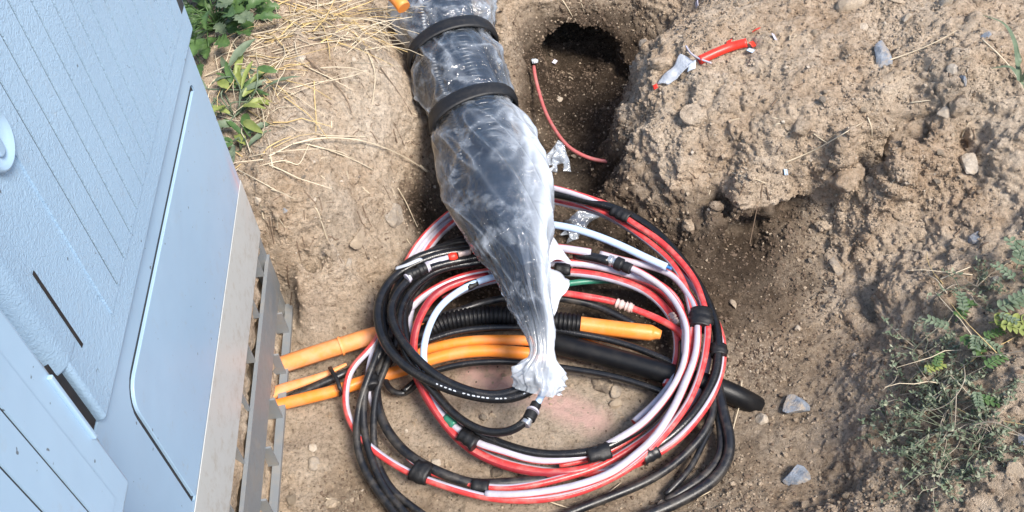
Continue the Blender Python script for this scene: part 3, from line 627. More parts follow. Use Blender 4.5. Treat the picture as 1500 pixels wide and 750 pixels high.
d3 = rw('red and white duct on the far right edge of the coil, outside the tape',
   [(800, 292, .06, 300), (880, 312, .06, 300), (945, 352, .06, 310), (990, 392, .065, 320), (1022, 428, .07, 330), (1047, 467, .07, 340), (1057, 493, .07, 340), (1060, 515, .07, 340), (1058, 541, .065, 340), (1047, 576, .06, 340), (1028, 607, .055, 330), (996, 642, .05, 320), (960, 666, .04, 310), (925, 682, .035, 290), (890, 691, .03, 280), (840, 693, .03, 270), (790, 689, .03, 250), (740, 678, .03, 240), (700, 660, .03, 240), (660, 628, .035, 220), (630, 592, .04, 210), (610, 555, .05, 200), (596, 515, .07, 190), (590, 470, .08, 190), (598, 425, .085, 190), (615, 385, .09, 190), (640, 348, .09, 180), (672, 320, .085, 160), (710, 305, .08, 120)], dl=[0,0,-20,-10,0,20,30,30,20,20,10,0])
d4 = rw('pale duct leading from the black and silver connector round to the green band',
   [(913, 389, .115, 60), (930, 396, .11, 60), (947, 405, .11, 60), (971, 421, .10, 60), (989, 441, .10, 60), (1000, 460, .10, 60), (1007, 480, .10, 50), (1007, 503, .095, 40), (1003, 533, .09, 30), (988, 566, .08, 20), (965, 597, .075, 10), (938, 624, .07, 0), (910, 641, .065, 340), (884, 655, .06, 320), (852, 668, .055, 290), (815, 674, .055, 260), (780, 673, .055, 250), (740, 661, .06, 250), (698, 648, .065, 240), (670, 627, .065, 220), (645, 603, .07, 210), (624, 572, .08, 200), (611, 546, .085, 200), (601, 515, .09, 190), (598, 478, .09, 180), (606, 440, .095, 170), (625, 408, .10, 160), (660, 384, .105, 140), (700, 372, .10, 130), (740, 366, .10, 120)], stripes=[(0, 200, 1)], dl=[-60,-60,-40,-50,-40,-30,-60,-50,-40,-40,-40])
duct('microduct', 'pale blue duct arching over the coil to a loose end at upper right', [(780, 326, .12), (813, 330, .125), (835, 334, .125), (867, 343, .125), (909, 359, .12), (947, 377, .115), (976, 390, .11)], 11, [M_LBLUE], 'cable duct', GD)
e_ = sweep('duct_core', spline([at(974, 389, .111), at(979, 391.5, .109), at(984, 394, .108)], .004), .0035, M_BLUE); tag(e_, 'small blue core poking from the end of the pale blue duct', 'duct core')
rw('white duct running from the silver connector through the right bundle', [(880, 372, .095, 90), (909, 380, .095, 90), (947, 388, .09, 90), (984, 402, .085, 80), (1003, 424, .085, 60), (1019, 455, .095, 50), (1022, 482, .10, 40), (1020, 518, .095, 30), (1005, 560, .09, 20), (986, 600, .085, 10), (960, 640, .08, 0), (930, 668, .075, 340), (893, 695, .07, 320), (840, 713, .066, 300), (790, 721, .062, 300), (745, 724, .06, 300), (712, 722, .055, 300)], 11, stripes=[(0, 235, 1)], dl=[-50, -40, -60, -30, -50])
rw('lavender duct running under the bag across the top of the inner coil', [(600, 452, .10, 90), (614, 437, .105, 90), (645, 418, .11, 90), (683, 404, .11, 90), (713, 399, .11, 90), (760, 391, .10, 100), (800, 386, .10, 100), (840, 385, .10, 100), (875, 389, .095, 90), (920, 401, .09, 80), (957, 412, .085, 70), (983, 430, .08, 60), (998, 455, .075, 50), (1003, 490, .07, 40), (1001, 525, .06, 30), (985, 560, .05, 10), (960, 592, .045, 0), (930, 620, .04, 350)], 11, stripes=[(0, 170, 1)], dl=[-30])
rw('duct with pale top and red underside beneath the lavender one', [(650, 440, .07, 60), (690, 420, .075, 60), (760, 404, .08, 60), (824, 398, .08, 60), (850, 399, .08, 60), (885, 404, .08, 50), (920, 414, .075, 40), (945, 425, .07, 30), (968, 444, .065, 20), (984, 466, .06, 10), (992, 495, .05, 0), (990, 530, .045, 350), (975, 565, .04, 340)], 12, dl=[10,20,30])
rw('duct with pale upper stripe ending in black sleeve above the silver connector', [(770, 358, .125, 80), (813, 362, .13, 80), (845, 367, .13, 80), (866, 370, .125, 80)], 12, stripes=[(0, 130, 1)], dl=[-60])
r1 = rw('thin red duct with clear coupler crossing the open centre right of the bag', [(755, 420, .09, 0), (790, 424, .09), (816, 427, .09), (853, 433, .09), (901, 443, .08), (927, 453, .075), (967, 469, .07), (1000, 489, .065), (1012, 512, .06)], 10, stripes=[(0, 60, 1)], dl=[80])
duct('microduct', 'dull green duct just showing under the plastic tail, right of the bag', [(780, 424, .05), (821, 418, .055), (860, 412, .055), (893, 410, .05), (930, 413, .045), (960, 425, .03)], 9, [M_GREEN], 'cable duct', GD)
rw('red duct curling tightly left of the bag, dark red along the inner loop', [(715, 404, .12, 0), (690, 409, .125, 0), (662, 418, .13, 0), (637, 433, .13, 0), (620, 457, .125, 0), (610, 480, .12, 0), (606, 505, .11, 0), (608, 535, .10, 0), (619, 570, .085, 0), (637, 602, .07, 0), (658, 630, .06, 0), (686, 657, .05, 0), (720, 676, .045, 0), (760, 689, .042, 0), (800, 694, .04, 0), (845, 690, .04, 0), (880, 680, .035, 0), (915, 660, .03, 0)], 12, mats=[M_RED, M_DRED], stripes=[(0, 60, 1)])
duct('microduct', 'light blue duct curling beside the red one left of the bag', [(760, 398, .12), (735, 403, .125), (716, 408, .13), (688, 418, .135), (657, 437, .135), (638, 457, .135), (627, 480, .13), (620, 505, .125), (619, 529, .115), (626, 556, .10), (638, 580, .085)], 10, [M_LBLUE], 'cable duct', GD)
rw('lavender duct low at the left, behind the black cables', [(700, 312, .075, 90), (660, 330, .08, 100), (632, 352, .085, 110), (610, 385, .09, 120), (598, 420, .09, 130), (593, 455, .09, 130), (596, 490, .08, 130), (600, 520, .07, 140)], 10, stripes=[(0, 180, 1)])

rw('thin lavender duct tucked under the right bundle, just inside the outer black cable', [(960, 385, .06), (1000, 420, .055), (1026, 455, .05), (1039, 492, .05), (1039, 528, .045), (1026, 568, .04), (1003, 606, .038), (972, 642, .036), (938, 668, .034), (895, 682, .03), (850, 686, .028)], 8, dl=[-70])
rw('thin red duct lowest of the right bundle, showing inside the pale duct', [(920, 410, .05), (965, 425, .05), (992, 458, .045), (1001, 500, .045), (996, 545, .04), (978, 588, .036), (950, 622, .034), (915, 650, .03), (870, 672, .028), (820, 681, .028)], 8, dl=[90])
# black cables
k1 = bk_('black cable following the outer rim of the coil above the red loop', [(760, 276, .10), (812, 283, .10), (860, 295, .10), (905, 308, .10), (940, 325, .09), (975, 352, .085), (1008, 392, .08), (1034, 437, .08), (1049, 480, .08), (1051, 512, .08), (1048, 545, .07), (1032, 580, .06), (1007, 615, .055), (968, 650, .045), (930, 672, .035)], 13)
bk_('black cable along the inside of the right bundle to the lower tape', [(1000, 500, .06), (999, 525, .06), (985, 572, .06), (955, 615, .06), (905, 647, .06), (876, 659, .06), (845, 664, .06), (790, 664, .06), (735, 650, .065), (690, 629, .07), (655, 598, .075), (632, 568, .08), (612, 540, .08), (596, 505, .085), (588, 465, .09), (598, 420, .09), (636, 384, .09), (690, 365, .09), (740, 360, .09)], 13)
bk_('glossy black cable on top of the left bundle, entering the knot of the bag', [(730, 362, .13), (683, 369, .14), (645, 373, .15), (612, 384, .155), (580, 402, .155), (561, 427, .155), (554, 455, .15), (557, 480, .145), (567, 508, .14), (592, 536, .13), (623, 556, .125), (664, 573, .12), (712, 583, .115), (745, 583, .115), (767, 578, .12), (786, 565, .125)], 14)
bk_('black cable inside the glossy one, its dusty top facing up', [(740, 370, .13), (690, 378, .14), (640, 389, .15), (601, 410, .155), (580, 435, .155), (573, 460, .155), (580, 484, .15), (592, 505, .145), (609, 525, .14), (640, 551, .13), (688, 572, .125), (724, 578, .12), (755, 572, .125), (780, 560, .13)], 13, mats=M_BLACK)
k5 = bk_('black cable with a screw connector hanging from the knot of the bag', [(740, 377, .12), (700, 385, .13), (650, 394, .135), (616, 413, .14), (593, 440, .14), (584, 475, .14), (590, 508, .13), (605, 538, .12), (632, 570, .105), (653, 595, .095), (672, 613, .09), (696, 628, .09), (722, 636, .09), (749, 633, .10), (766, 624, .11), (774, 613, .115)], 12)
bk_('black cable second from the outside of the left bundle', [(700, 362, .11), (655, 366, .115), (620, 373, .12), (588, 391, .125), (567, 418, .125), (560, 450, .12), (562, 480, .115), (575, 514, .105), (600, 540, .10), (630, 560, .09)], 12)
bk_('black cable swinging from the left bundle down past the lowest edge, leftmost', [(700, 352, .09), (660, 358, .10), (625, 372, .11), (592, 402, .11), (573, 440, .11), (564, 480, .11), (548, 530, .10), (534, 570, .085), (526, 601, .07), (523, 642, .055), (530, 676, .045), (550, 712, .035), (571, 740, .03), (590, 768, .03)], 11, mats=M_BLACKD)
bk_('black cable swinging down past the lowest edge, middle of three', [(690, 345, .08), (640, 366, .10), (608, 395, .105), (588, 430, .11), (578, 470, .11), (560, 512, .105), (540, 548, .09), (534, 580, .08), (533, 618, .065), (542, 661, .05), (555, 695, .04), (568, 720, .035), (587, 743, .03), (608, 768, .03)], 11, mats=M_BLACKD)
bk_('black cable swinging down past the lowest edge, rightmost of three', [(660, 385, .09), (616, 420, .10), (598, 455, .105), (586, 490, .10), (570, 530, .09), (552, 575, .075), (546, 630, .055), (551, 673, .04), (572, 714, .035), (596, 736, .03), (625, 757, .03)], 10, mats=M_BLACKD)
bk_('black cable lying against the inner side of the pale stripe at lower left', [(625, 395, .08), (597, 430, .09), (581, 470, .09), (567, 510, .085), (553, 545, .075), (551, 577, .065), (559, 611, .055), (577, 642, .05), (600, 666, .05), (624, 682, .05), (660, 699, .045), (691, 709, .04), (740, 708, .04), (800, 702, .035)], 14, mats=M_BLACKD)
bk_('thick dark cable inside the left bundle, deepest in its shade', [(720, 372, .10), (668, 383, .105), (625, 402, .11), (598, 436, .11), (590, 470, .11), (598, 505, .10), (614, 532, .09), (640, 556, .085), (660, 568, .08)], 14)
bk_('black cable crossing under the bag above the corrugated conduit', [(610, 470, .07), (640, 462, .075), (667, 456, .08), (700, 445, .08), (740, 437, .08), (790, 436, .075), (840, 440, .07), (880, 450, .06), (930, 475, .05)], 11, mats=M_BLACKD)
bk_('black cable lying on top of the upper orange pipe', [(590, 515, .06), (623, 499, .065), (655, 488, .07), (690, 482, .07), (760, 480, .07), (800, 482, .065), (841, 488, .06), (900, 499, .05), (953, 517, .045), (999, 540, .04), (1020, 552, .03)], 11)
bk_('black cable looping below the lower orange pipe', [(590, 575, .04), (612, 555, .045), (635, 543, .05), (676, 532, .055), (724, 528, .055), (760, 530, .05), (825, 540, .04), (900, 553, .035), (953, 568, .03), (983, 579, .03), (1015, 596, .03)], 10)
bk_('black cable crossing left bundle to the pinched orange pipe', [(655, 470, .05), (620, 500, .05), (580, 520, .05), (562, 545, .04), (570, 570, .035), (590, 578, .035), (612, 560, .03)], 9, mats=M_BLACKD)
bk_('black cable joining the silver connector from above the coil', [(842, 372, .115), (862, 374, .12), (880, 378, .12), (893, 382, .118)], 14)
GL = 'dusty black cables at the lower right'
def dk(label, pts, d): return duct('black_cable', label, pts, d, M_BLACKD, 'cable', GL, wig=.002)
dk('long dusty black cable sweeping from the right bundle to the bottom edge', [(1048, 545, .05), (1049, 575, .05), (1046, 600, .045), (1036, 628, .04), (996, 671, .03), (948, 704, .03), (895, 728, .03), (842, 749, .03), (790, 772, .03)], 13)
dk('thick dusty black cable bulging out furthest at the lower right', [(1049, 550, .05), (1053, 580, .05), (1060, 612, .045), (1068, 645, .04), (1067, 668, .035), (1049, 700, .03), (1008, 727, .03), (960, 749, .03), (900, 775, .03)], 16)
dk('dusty black cable tucked along the inner side of the bulging one', [(1046, 580, .04), (1054, 620, .035), (1056, 650, .03), (1049, 678, .028), (1030, 700, .026), (1000, 720, .026), (975, 735, .02)], 12)
dk('thin dusty black cable stub ending on the soil between the two big sweeps', [(1040, 625, .03), (1025, 655, .028), (1013, 680, .026), (995, 703, .026), (975, 724, .018)], 9)

_g = bpy.data.objects.get('black_cable.002'); _c = PATHS['black_cable.002']; T_, n1_, n2_ = frames(_c); pu, pv = project(_c); rr_ = prad(_c[len(_c) // 2], 14); V_, F_ = [], []
for i in range(2, len(_c) - 3):          # worn white print along the glossy cable
    if not (640 < pu[i] < 770 and pv[i] > 550) or rnd.random() < .3: continue
    vw = CP - _c[i]; th_ = math.atan2(vw @ n2_[i], vw @ n1_[i]); n0 = len(V_)
    for dt in (-.12, .12):
        for f_ in (0, rnd.uniform(.3, .75)): c_ = _c[i] * (1 - f_) + _c[i + 1] * f_; V_.append(c_ + rr_ * 1.015 * (math.cos(th_ + dt) * n1_[i] + math.sin(th_ + dt) * n2_[i]))
    F_.append((n0, n0 + 1, n0 + 3, n0 + 2))
if F_: mesh_py('printed_marks', V_, F_, M_PGREY, parent=_g)
# tape, bands, couplers, ties
def along(px, py, z, dpx, lpx):          # short centre line: direction and length in photo pixels
    l = math.hypot(*dpx); ux, uy = dpx[0] / l * lpx / 2, dpx[1] / l * lpx / 2
    return spline([at(px - ux, py - uy, z), at(px, py, z), at(px + ux, py + uy, z)], .004)
def band(label, px, py, z, dpx, lpx, wpx, m=None, flat=.75, cat='cable tape', name='tape_wrap', group='tape wraps round the coil'):
    C_ = along(px, py, z, dpx, lpx); n = len(C_); r = prad(C_[0], wpx) * (1 + .07 * np.sin(np.arange(n) * 1.7 + px)) * np.where((np.arange(n) == 0) | (np.arange(n) == n - 1), .93, 1)
    o = sweep(name, C_, r, m or M_TAPE, k=20, flat=flat); V = np.array([v.co for v in o.data.vertices])
    V += np.stack([vnoise(V, .02, 5), vnoise(V, .02, 6), vnoise(V, .02, 7)], 1) * .0022; o.data.vertices.foreach_set('co', V.astype(np.float32).ravel()); o.data.update()
    return tag(o, label, cat, group)
band('black tape wrapped on the upper right arc where red begins', 910, 313, .10, (20, 10), 30, 19)
band('black tape gripping three ducts at the right of the coil, above the other right one', 1027, 468, .095, (-3, 24), 27, 33)
band('small black tape round the outer right duct and its black cable', 1052, 513, .075, (0, 10), 15, 26)
band('black tape at the lower right centre joining a black cable and a pale duct', 877, 664, .06, (30, -10), 34, 25)
band('dusty black tape at lower right where the ducts cross, beneath the white duct', 950, 664, .052, (30, -18), 26, 28, M_BLACKD)
band('black tape at lower left holding the pale duct and the red one', 618, 692, .052, (20, 9), 23, 33)
band('short black tape at the bottom of the coil, right of the lower left tape', 703, 713, .045, (24, 4), 25, 20)
band('black tape on the inner loop next to the green band', 686, 643, .07, (20, 14), 27, 23)
band('green band on the inner loop', 659, 617, .068, (16, 16), 20, 13, M_GREEN, 1.05, 'cable marker', 'cable_marker', 'coloured marker bands')
band('black tape right of the bag over the lavender duct', 824, 393, .095, (20, 1), 22, 23)
band('short black tape on the light blue duct left of the bag', 691, 417, .135, (20, -8), 16, 14)
band('red band on a pale duct left of the bag', 664, 376, .152, (22, -6), 12, 13, M_REDTUBE, 1.05, 'cable marker', 'cable_marker', 'coloured marker bands')
band('pale sleeve left of the red band', 641, 383, .152, (22, -8), 36, 9, M_WHITE, 1.0, 'cable sleeve', 'cable_sleeve', 'pale sleeves at the left of the bag')
band('pale sleeve right of the red band', 680, 371, .152, (22, -5), 18, 9, M_CLEARC, 1.0, 'cable sleeve', 'cable_sleeve', 'pale sleeves at the left of the bag')
band('black tape tying the left bundle near the orange pipe', 544, 557, .085, (2, 20), 20, 20)
def connector(o_parent, name, rings, m_list):
    C_, R_, mi = rings; return sweep(name, C_, R_, m_list, k=16, parent=o_parent)
def ribbed(px, py, z, dpx, lpx, wpx, m, parent, name='coupler', nrib=4):
    C_ = along(px, py, z, dpx, lpx); t_ = np.linspace(0, 1, 40); C2 = C_[0] + (C_[-1] - C_[0]) * t_[:, None]
    r = prad(C_[0], wpx) * (0.82 + .18 * (np.sin(t_ * np.pi * 2 * nrib) > 0)); r[(t_ > .42) & (t_ < .58)] = prad(C_[0], wpx) * .72
    return sweep(name, C2, r, m, k=18, parent=parent)
ribbed(915, 448, .079, (24, 8), 26, 15, M_CLEARC, r1); ribbed(988, 468, .062, (9, 12), 18, 12, M_CLEARC, r1)
cA = ribbed(913, 389.5, .117, (20, 9), 24, 20, M_TAPE, d4, 'connector', 1); ribbed(898, 383.5, .117, (18, 7), 15, 16, M_CHROME, cA, 'metal_collar', 1)
cB = ribbed(780, 603, .115, (12, -24), 26, 19, M_TAPE, k5, 'connector', 1); ribbed(772.5, 617, .114, (10, -14), 13, 16, M_CHROME, cB, 'metal_collar', 1)
ribbed(781, 601, .119, (12, -24), 3, 20, M_WHITE, cB, 'clip_ring', 1)
stub = duct('microduct', 'short pale blue stub between the hanging connector and the knot', [(786, 592, .118), (793, 580, .12), (799, 566, .125)], 10, [M_LBLUE], 'cable duct', GD)
cC = ribbed(611, 398, .165, (26, -12), 34, 17, M_TAPE, k5, 'connector', 2); ribbed(627, 391, .166, (20, -8), 5, 16, M_WHITE, cC, 'clip_ring', 1); ribbed(598, 407, .166, (16, -12), 5, 15, M_WHITE, cC, 'clip_ring', 1)
def strip_tie(label, pts, w, m, cat='cable tie', name='cable_tie', group='cable ties in the coil'):
    A = spline(world_path(pts), .004)[:, :3]; o = sweep(name, A, w, m, k=8, flat=.45); return tag(o, label, cat, group)
strip_tie('white plastic tie stub sticking out of the left bundle', [(580, 393, .16), (596, 388, .172), (612, 381, .176), (617, 379, .172)], .0045, M_PGREY)
strip_tie('black cable tie cinched round two orange pipes at the left', [(483, 538, .06), (487, 545, .075), (494, 557, .075), (498, 570, .07), (499, 579, .045)], .0042, M_TAPE)

# orange pipes, corrugated conduit, thick black pipe
GO = 'orange pipes crossing the pit'
def pipe(label, pts, d, m=None, **kw): return duct('orange_pipe', label, pts, d, m or M_ORANGE, 'pipe', GO, wig=.0008, k=20, **kw)
op = duct('orange_pipe', 'wide pale orange pipe with a slipped collar, uppermost at the left', [(395, 541, .03), (419, 533, .035), (470, 516, .045), (502, 506, .055), (551, 491, .06), (600, 484, .055), (630, 482, .05)], 26, M_ORANGED, 'pipe', GO, k=8, wig=.0005)
ribbed(502, 506, .055, (30, -11), 9, 29, M_ORANGED, op, 'collar', 1)
pipe('narrow orange pipe passing behind the bag, above the lower one', [(590, 522, .03), (623, 512, .04), (655, 504, .05), (690, 499, .055), (730, 498, .055), (777, 500, .05), (820, 505, .04), (870, 512, .03)], 15)
pipe('long orange pipe running from the frame up to the knot of the bag', [(395, 597, .03), (415, 592, .03), (448, 584, .035), (496, 571, .04), (530, 559, .04), (563, 549, .04), (592, 541, .045), (621, 529, .05), (664, 518, .055), (712, 514, .055), (760, 517, .05), (800, 521, .04)], 18)
pipe('orange sliver of pipe showing beside the thick black pipe', [(850, 496, .03), (872, 505, .03), (905, 515, .028), (934, 525, .02)], 8)
# pinched pipe: a slit half shell holding a black hose
hp = world_path([(395, 582, .025), (416, 572, .03), (450, 560, .04), (480, 548, .045), (508, 534, .05)])[:, :3]; HC = spline(hp); T_, A1, A2 = frames(HC); n_ = len(HC); kk = 9
rr = np.linspace(1, .25, n_) * prad(HC[0], 24); V = []; Q = []
for s_ in (1.0, .8):
    for i in range(n_):
        for j in range(kk): th_ = math.radians(-110 + 175 * j / (kk - 1)); V.append(HC[i] + rr[i] * s_ * (math.cos(th_) * A1[i] + math.sin(th_) * A2[i]))
for s_ in (0, 1):
    for i in range(n_ - 1):
        for j in range(kk - 1): q = [s_ * n_ * kk + i * kk + j, s_ * n_ * kk + (i + 1) * kk + j, s_ * n_ * kk + (i + 1) * kk + j + 1, s_ * n_ * kk + i * kk + j + 1]; Q.append(q if s_ == 0 else q[::-1])
for j in (0, kk - 1):
    for i in range(n_ - 1): a_ = i * kk + j; b_ = a_ + kk; q = [a_, b_, b_ + n_ * kk, a_ + n_ * kk]; Q.append(q if j else q[::-1])
half = mesh_np('orange_pipe', np.array(V), np.array(Q), M_ORANGED, parent=None); tag(half, 'slit orange pipe tapering to a point, with a black hose inside, left of coil', 'pipe', GO)
bh = duct('black_hose', 'short black hose lying in the slit orange pipe', [(425, 582, .03), (445, 573, .035), (475, 560, .042), (500, 549, .045), (518, 541, .04)], 12, M_BLACKD, 'hose')
# corrugated conduit with the orange sleeve
def corr(name, pts, d, m, pitch, depth, k=22):
    A = sm1(spline(world_path(pts), .0012)[:, :3], 8); s = np.concatenate([[0], np.cumsum(np.linalg.norm(np.diff(A, axis=0), axis=1))]); r0 = prad(A[0], d)
    ph_ = (s / pitch) % 1; r = r0 * (1 - depth * np.clip(np.abs(ph_ - .5) * 6 - 1.6, 0, 1)); return sweep(name, A, r, m, k=k)
M_CORR = simple('matt_black_conduit', (0.004, 0.0045, 0.006), 0.42, 0.10, (0.10, 0.085, 0.07), 40, spec=.3)
co_ = corr('corrugated_conduit', [(628, 484, .055), (652, 472, .065), (712, 463, .07), (760, 465, .07), (812, 471, .07), (850, 475, .065)], 30, M_CORR, .0088, .13)
tag(co_, 'black corrugated conduit lying across the coil behind the bag', 'conduit')
sl_ = sweep('orange_sleeve', spline(world_path([(848, 475, .065), (880, 479, .06), (930, 485, .055), (957, 488, .05), (962, 489, .05), (968, 490.5, .049)])[:, :3], .004), 1, M_ORANGE, k=10, parent=co_)
# reshape the sleeve: wide, cut to a notched point
C_ = spline(world_path([(848, 475, .065), (880, 479, .06), (930, 485, .055), (957, 488, .05), (962, 489, .05), (968, 490.5, .049)])[:, :3], .004); bpy.data.objects.remove(sl_, do_unlink=True)
t_ = np.linspace(0, 1, len(C_)); r = prad(C_[0], 24) * np.where(t_ < .86, 1, np.clip(1 - (t_ - .86) / .14 * .45, .2, 1)); sl_ = sweep('orange_sleeve', C_, r, M_ORANGE, k=12, parent=co_)
sm_ = duct('black_hose', 'smooth black hose section left of the corrugated conduit', [(585, 505, .045), (605, 494, .05), (628, 484, .055)], 27, M_CORR, 'hose')
tp = duct('black_pipe', 'thick black pipe running from the knot to the right wall of the pit', [(795, 497, .05), (811, 502, .05), (850, 512, .048), (900, 525, .045), (985, 549, .04), (1045, 566, .035), (1078, 579, .022), (1098, 590, .002), (1112, 597, -.02)], 31, M_CORR, 'pipe', k=24, wig=0)

# ------------------------------------------------------------------ the wrapped bundle
ax_pts = [(636, -110, .33, 74, 72), (642, -50, .305, 75, 72), (648, 0, .285, 75, 70), (656, 45, .27, 70, 66), (664, 72, .26, 61, 60), (674, 108, .25, 69, 66), (688, 142, .235, 66, 64), (694, 168, .225, 61, 60), (706, 203, .215, 69, 66), (722, 262, .205, 79, 70),
          (742, 330, .20, 68, 62), (765, 392, .20, 41, 42), (776, 440, .205, 28, 28), (792, 490, .205, 19, 19), (795, 518, .19, 15, 15), (793, 532, .180, 21, 18), (790, 547, .168, 32, 22), (789, 560, .155, 31, 22), (787, 572, .142, 25, 18)]
AX = spline(np.array([[*at(p[0], p[1], p[2]), p[3], p[4]] for p in ax_pts]), .0062); AX = sm1(AX, 3)
bc = AX[:, :3].copy(); dist = np.linalg.norm(bc - CP, axis=1) / FOC; bw = AX[:, 3] * dist; bh = AX[:, 4] * dist * .74
bp = np.array([project(p[None])[1][0] for p in bc])            # photo row of each ring
bun = empty('wrapped_cable_bundle', bc[len(bc) // 2], 'thick bundle wrapped in clear plastic film with two black tape bands and knotted tail', 'cable bundle')
T_, B1, B2 = frames(bc); B1 = sm1(B1, 20); B2 = sm1(B2, 20)
sarc = np.concatenate([[0], np.cumsum(np.linalg.norm(np.diff(bc, axis=0), axis=1))])
K = 280; th = np.arange(K) / K * 2 * np.pi; TH, SS = np.meshgrid(th, sarc); ROW = np.repeat(bp[:, None], K, 1)
def fold(f, g, seed, tw=0.0, sharp=1.0):
    t_ = TH + SS * tw; q = np.stack([np.cos(t_) * f, np.sin(t_) * f, SS * g], -1).reshape(-1, 3); return vnoise(q, 1.0, seed).reshape(TH.shape)
def ridge(x, p=2.5): return np.clip(1 - np.abs(x) * 1.6, 0, 1) ** p
lower = np.clip((ROW - 215) / 120, 0, 1); upper = np.clip((170 - ROW) / 30, 0, 1)
nb = lambda row, w: np.exp(-((ROW - row) / w) ** 2)
pinch = np.clip(nb(72, 26) + nb(168, 26) + np.clip((ROW - 330) / 120, 0, 1), 0, 1)
tight = 1 - .92 * np.clip(nb(72, 15) + nb(168, 16), 0, 1)
R1 = ridge(fold(2.0, 6, 3, 4), 1.6); R2 = ridge(fold(4.2, 2.2, 8, 2), 1.8); R3 = ridge(fold(6.5, 1.6, 12, -1.5), 1.6); R4 = ridge(fold(1.6, 16, 17, -6), 1.5)
amp = .075 * R1 + .060 * R4 * (1 - lower) + (.02 + .09 * pinch) * R2 + (.004 + .15 * pinch * lower) * R3 + .06 * fold(1.0, 7, 23) + .008 * fold(3, 22, 29)
amp = amp * tight
amp += np.clip((ROW - 518) / 22, 0, 1) * (.30 * (1 - 2 * np.abs(fold(2.3, 45, 33, 12))) + .22 * (1 - 2 * np.abs(fold(1.4, 80, 35, -20))) + .10 * fold(6, 60, 37))
mult = 1 + amp - .05
# flat-sided look of film stretched over the tubes inside
mult *= 1 - .05 * np.cos(5 * TH + 3 * SS) * (1 - pinch)
V = bc[:, None] + (bw[:, None] * mult * np.sin(TH))[..., None] * B2[:, None] + (bh[:, None] * mult * np.cos(TH))[..., None] * B1[:, None]
n = len(bc); i, j = np.meshgrid(np.arange(n - 1), np.arange(K), indexing='ij'); j2 = (j + 1) % K
Q = np.stack([i * K + j, (i + 1) * K + j, (i + 1) * K + j2, i * K + j2], -1).reshape(-1, 4)
film = mesh_np('plastic_film', V.reshape(-1, 3), Q[:, ::-1], M_FILM, parent=bun)
seam = np.exp(-((np.angle(np.exp(1j * (TH + 1.05 - .15 * lower)))) / .36) ** 2) * np.clip((ROW - 150) / 50, 0, 1)
milk = .26 * R1 ** 9 + .08 * R2 ** 7 + .34 * R4 ** 9 * (1 - lower) + .30 * R3 ** 5 * pinch * lower * (TH > np.pi) + .80 * seam * (.55 + .6 * R3 + .3 * R2)
milk += .42 * np.clip((ROW - 462) / 50, 0, 1) + .40 * np.exp(-((np.angle(np.exp(1j * (TH - 1.3)))) / .35) ** 2) * np.clip((70 - ROW) / 40, 0, 1) + .28 * np.exp(-((np.angle(np.exp(1j * (TH + 1.3)))) / .4) ** 2)
attr(film, 'milk', np.clip(milk, 0, 1).ravel())
def sub_axis(r0, r1, off_r=0.0, off_u=0.0):
    m = (bp >= r0) & (bp <= r1); return bc[m] + off_r * B2[m] + off_u * B1[m] , m
def corr_axis(name, C0, r0, pitch, depth, m, parent, k=24):
    s = np.concatenate([[0], np.cumsum(np.linalg.norm(np.diff(C0, axis=0), axis=1))]); ss = np.arange(0, s[-1], .0016); C_ = np.stack([np.interp(ss, s, C0[:, a_]) for a_ in range(3)], 1)
    ph_ = (ss / pitch) % 1; r = np.interp(ss, s, np.broadcast_to(r0, (len(C0),))) * (1 - depth * np.clip(np.abs(ph_ - .5) * 6 - 1.5, 0, 1)); return sweep(name, C_, r, m, k=k, parent=parent)
M_INNER = simple('inner_black_conduit', (0.022, 0.034, 0.054), 0.22, 0.1)
C0, m = sub_axis(-130, 240, -.012, .012); corr_axis('corrugated_conduit', C0, np.full(len(C0), .058), .021, .14, M_INNER, bun)
C0, m = sub_axis(-130, 260, .058, -.005); corr_axis('corrugated_conduit', C0, np.full(len(C0), .028), .011, .14, M_INNER, bun)
C0, m = sub_axis(200, 400, -.01, .0); sweep('splice_closure', C0, np.interp(bp[m], [200, 225, 300, 370, 400], [.05, .068, .070, .040, .022]), M_INNER, k=24, parent=bun)
for q, (o1, o2) in enumerate([(.045, .01), (.062, -.02), (-.055, .005), (.02, .03)]):
    C0, m = sub_axis(150, 520, 0, 0); f_ = np.interp(bp[m], [150, 330, 480, 520], [1, .9, .12, .05]); sweep('inner_cable', C0 + B2[m] * (o1 * f_)[:, None] + B1[m] * (o2 * f_)[:, None], .0085, M_BLACK, k=10, parent=bun)
# black tape bands
for row, wd in ((72, 12), (168, 14)):
    m = (bp > row - wd * .75) & (bp < row + wd * .75); cc = bc[m]; tt = np.linspace(-1, 1, m.sum()); k_ = 64; tb = np.arange(k_) / k_ * 2 * np.pi
    ci = np.where(m)[0]; A_, B_ = np.meshgrid(np.arange(len(ci)), tb, indexing='ij'); tilt = .015
    pr = 1.07 + .012 * np.sin(B_ * 3 + row) - .03 * np.abs(tt[A_]) ** 6 + .012 * np.sin(A_ * 1.1 + 2 * B_)
    Vb = cc[A_] + (np.interp(row, bp, bw) * pr * np.sin(B_))[..., None] * B2[ci][A_] + (np.interp(row, bp, bh) * pr * np.cos(B_))[..., None] * B1[ci][A_] + (tilt * np.sin(B_))[..., None] * T_[ci][A_]
    na = len(ci); i, j = np.meshgrid(np.arange(na - 1), np.arange(k_), indexing='ij'); Qb = np.stack([i * k_ + j, (i + 1) * k_ + j, (i + 1) * k_ + (j + 1) % k_, i * k_ + (j + 1) % k_], -1).reshape(-1, 4)
    tb_ = mesh_np('tape_band', Vb.reshape(-1, 3), Qb, M_TAPE, parent=bun); md = tb_.modifiers.new('s', 'SOLIDIFY'); md.thickness = .003
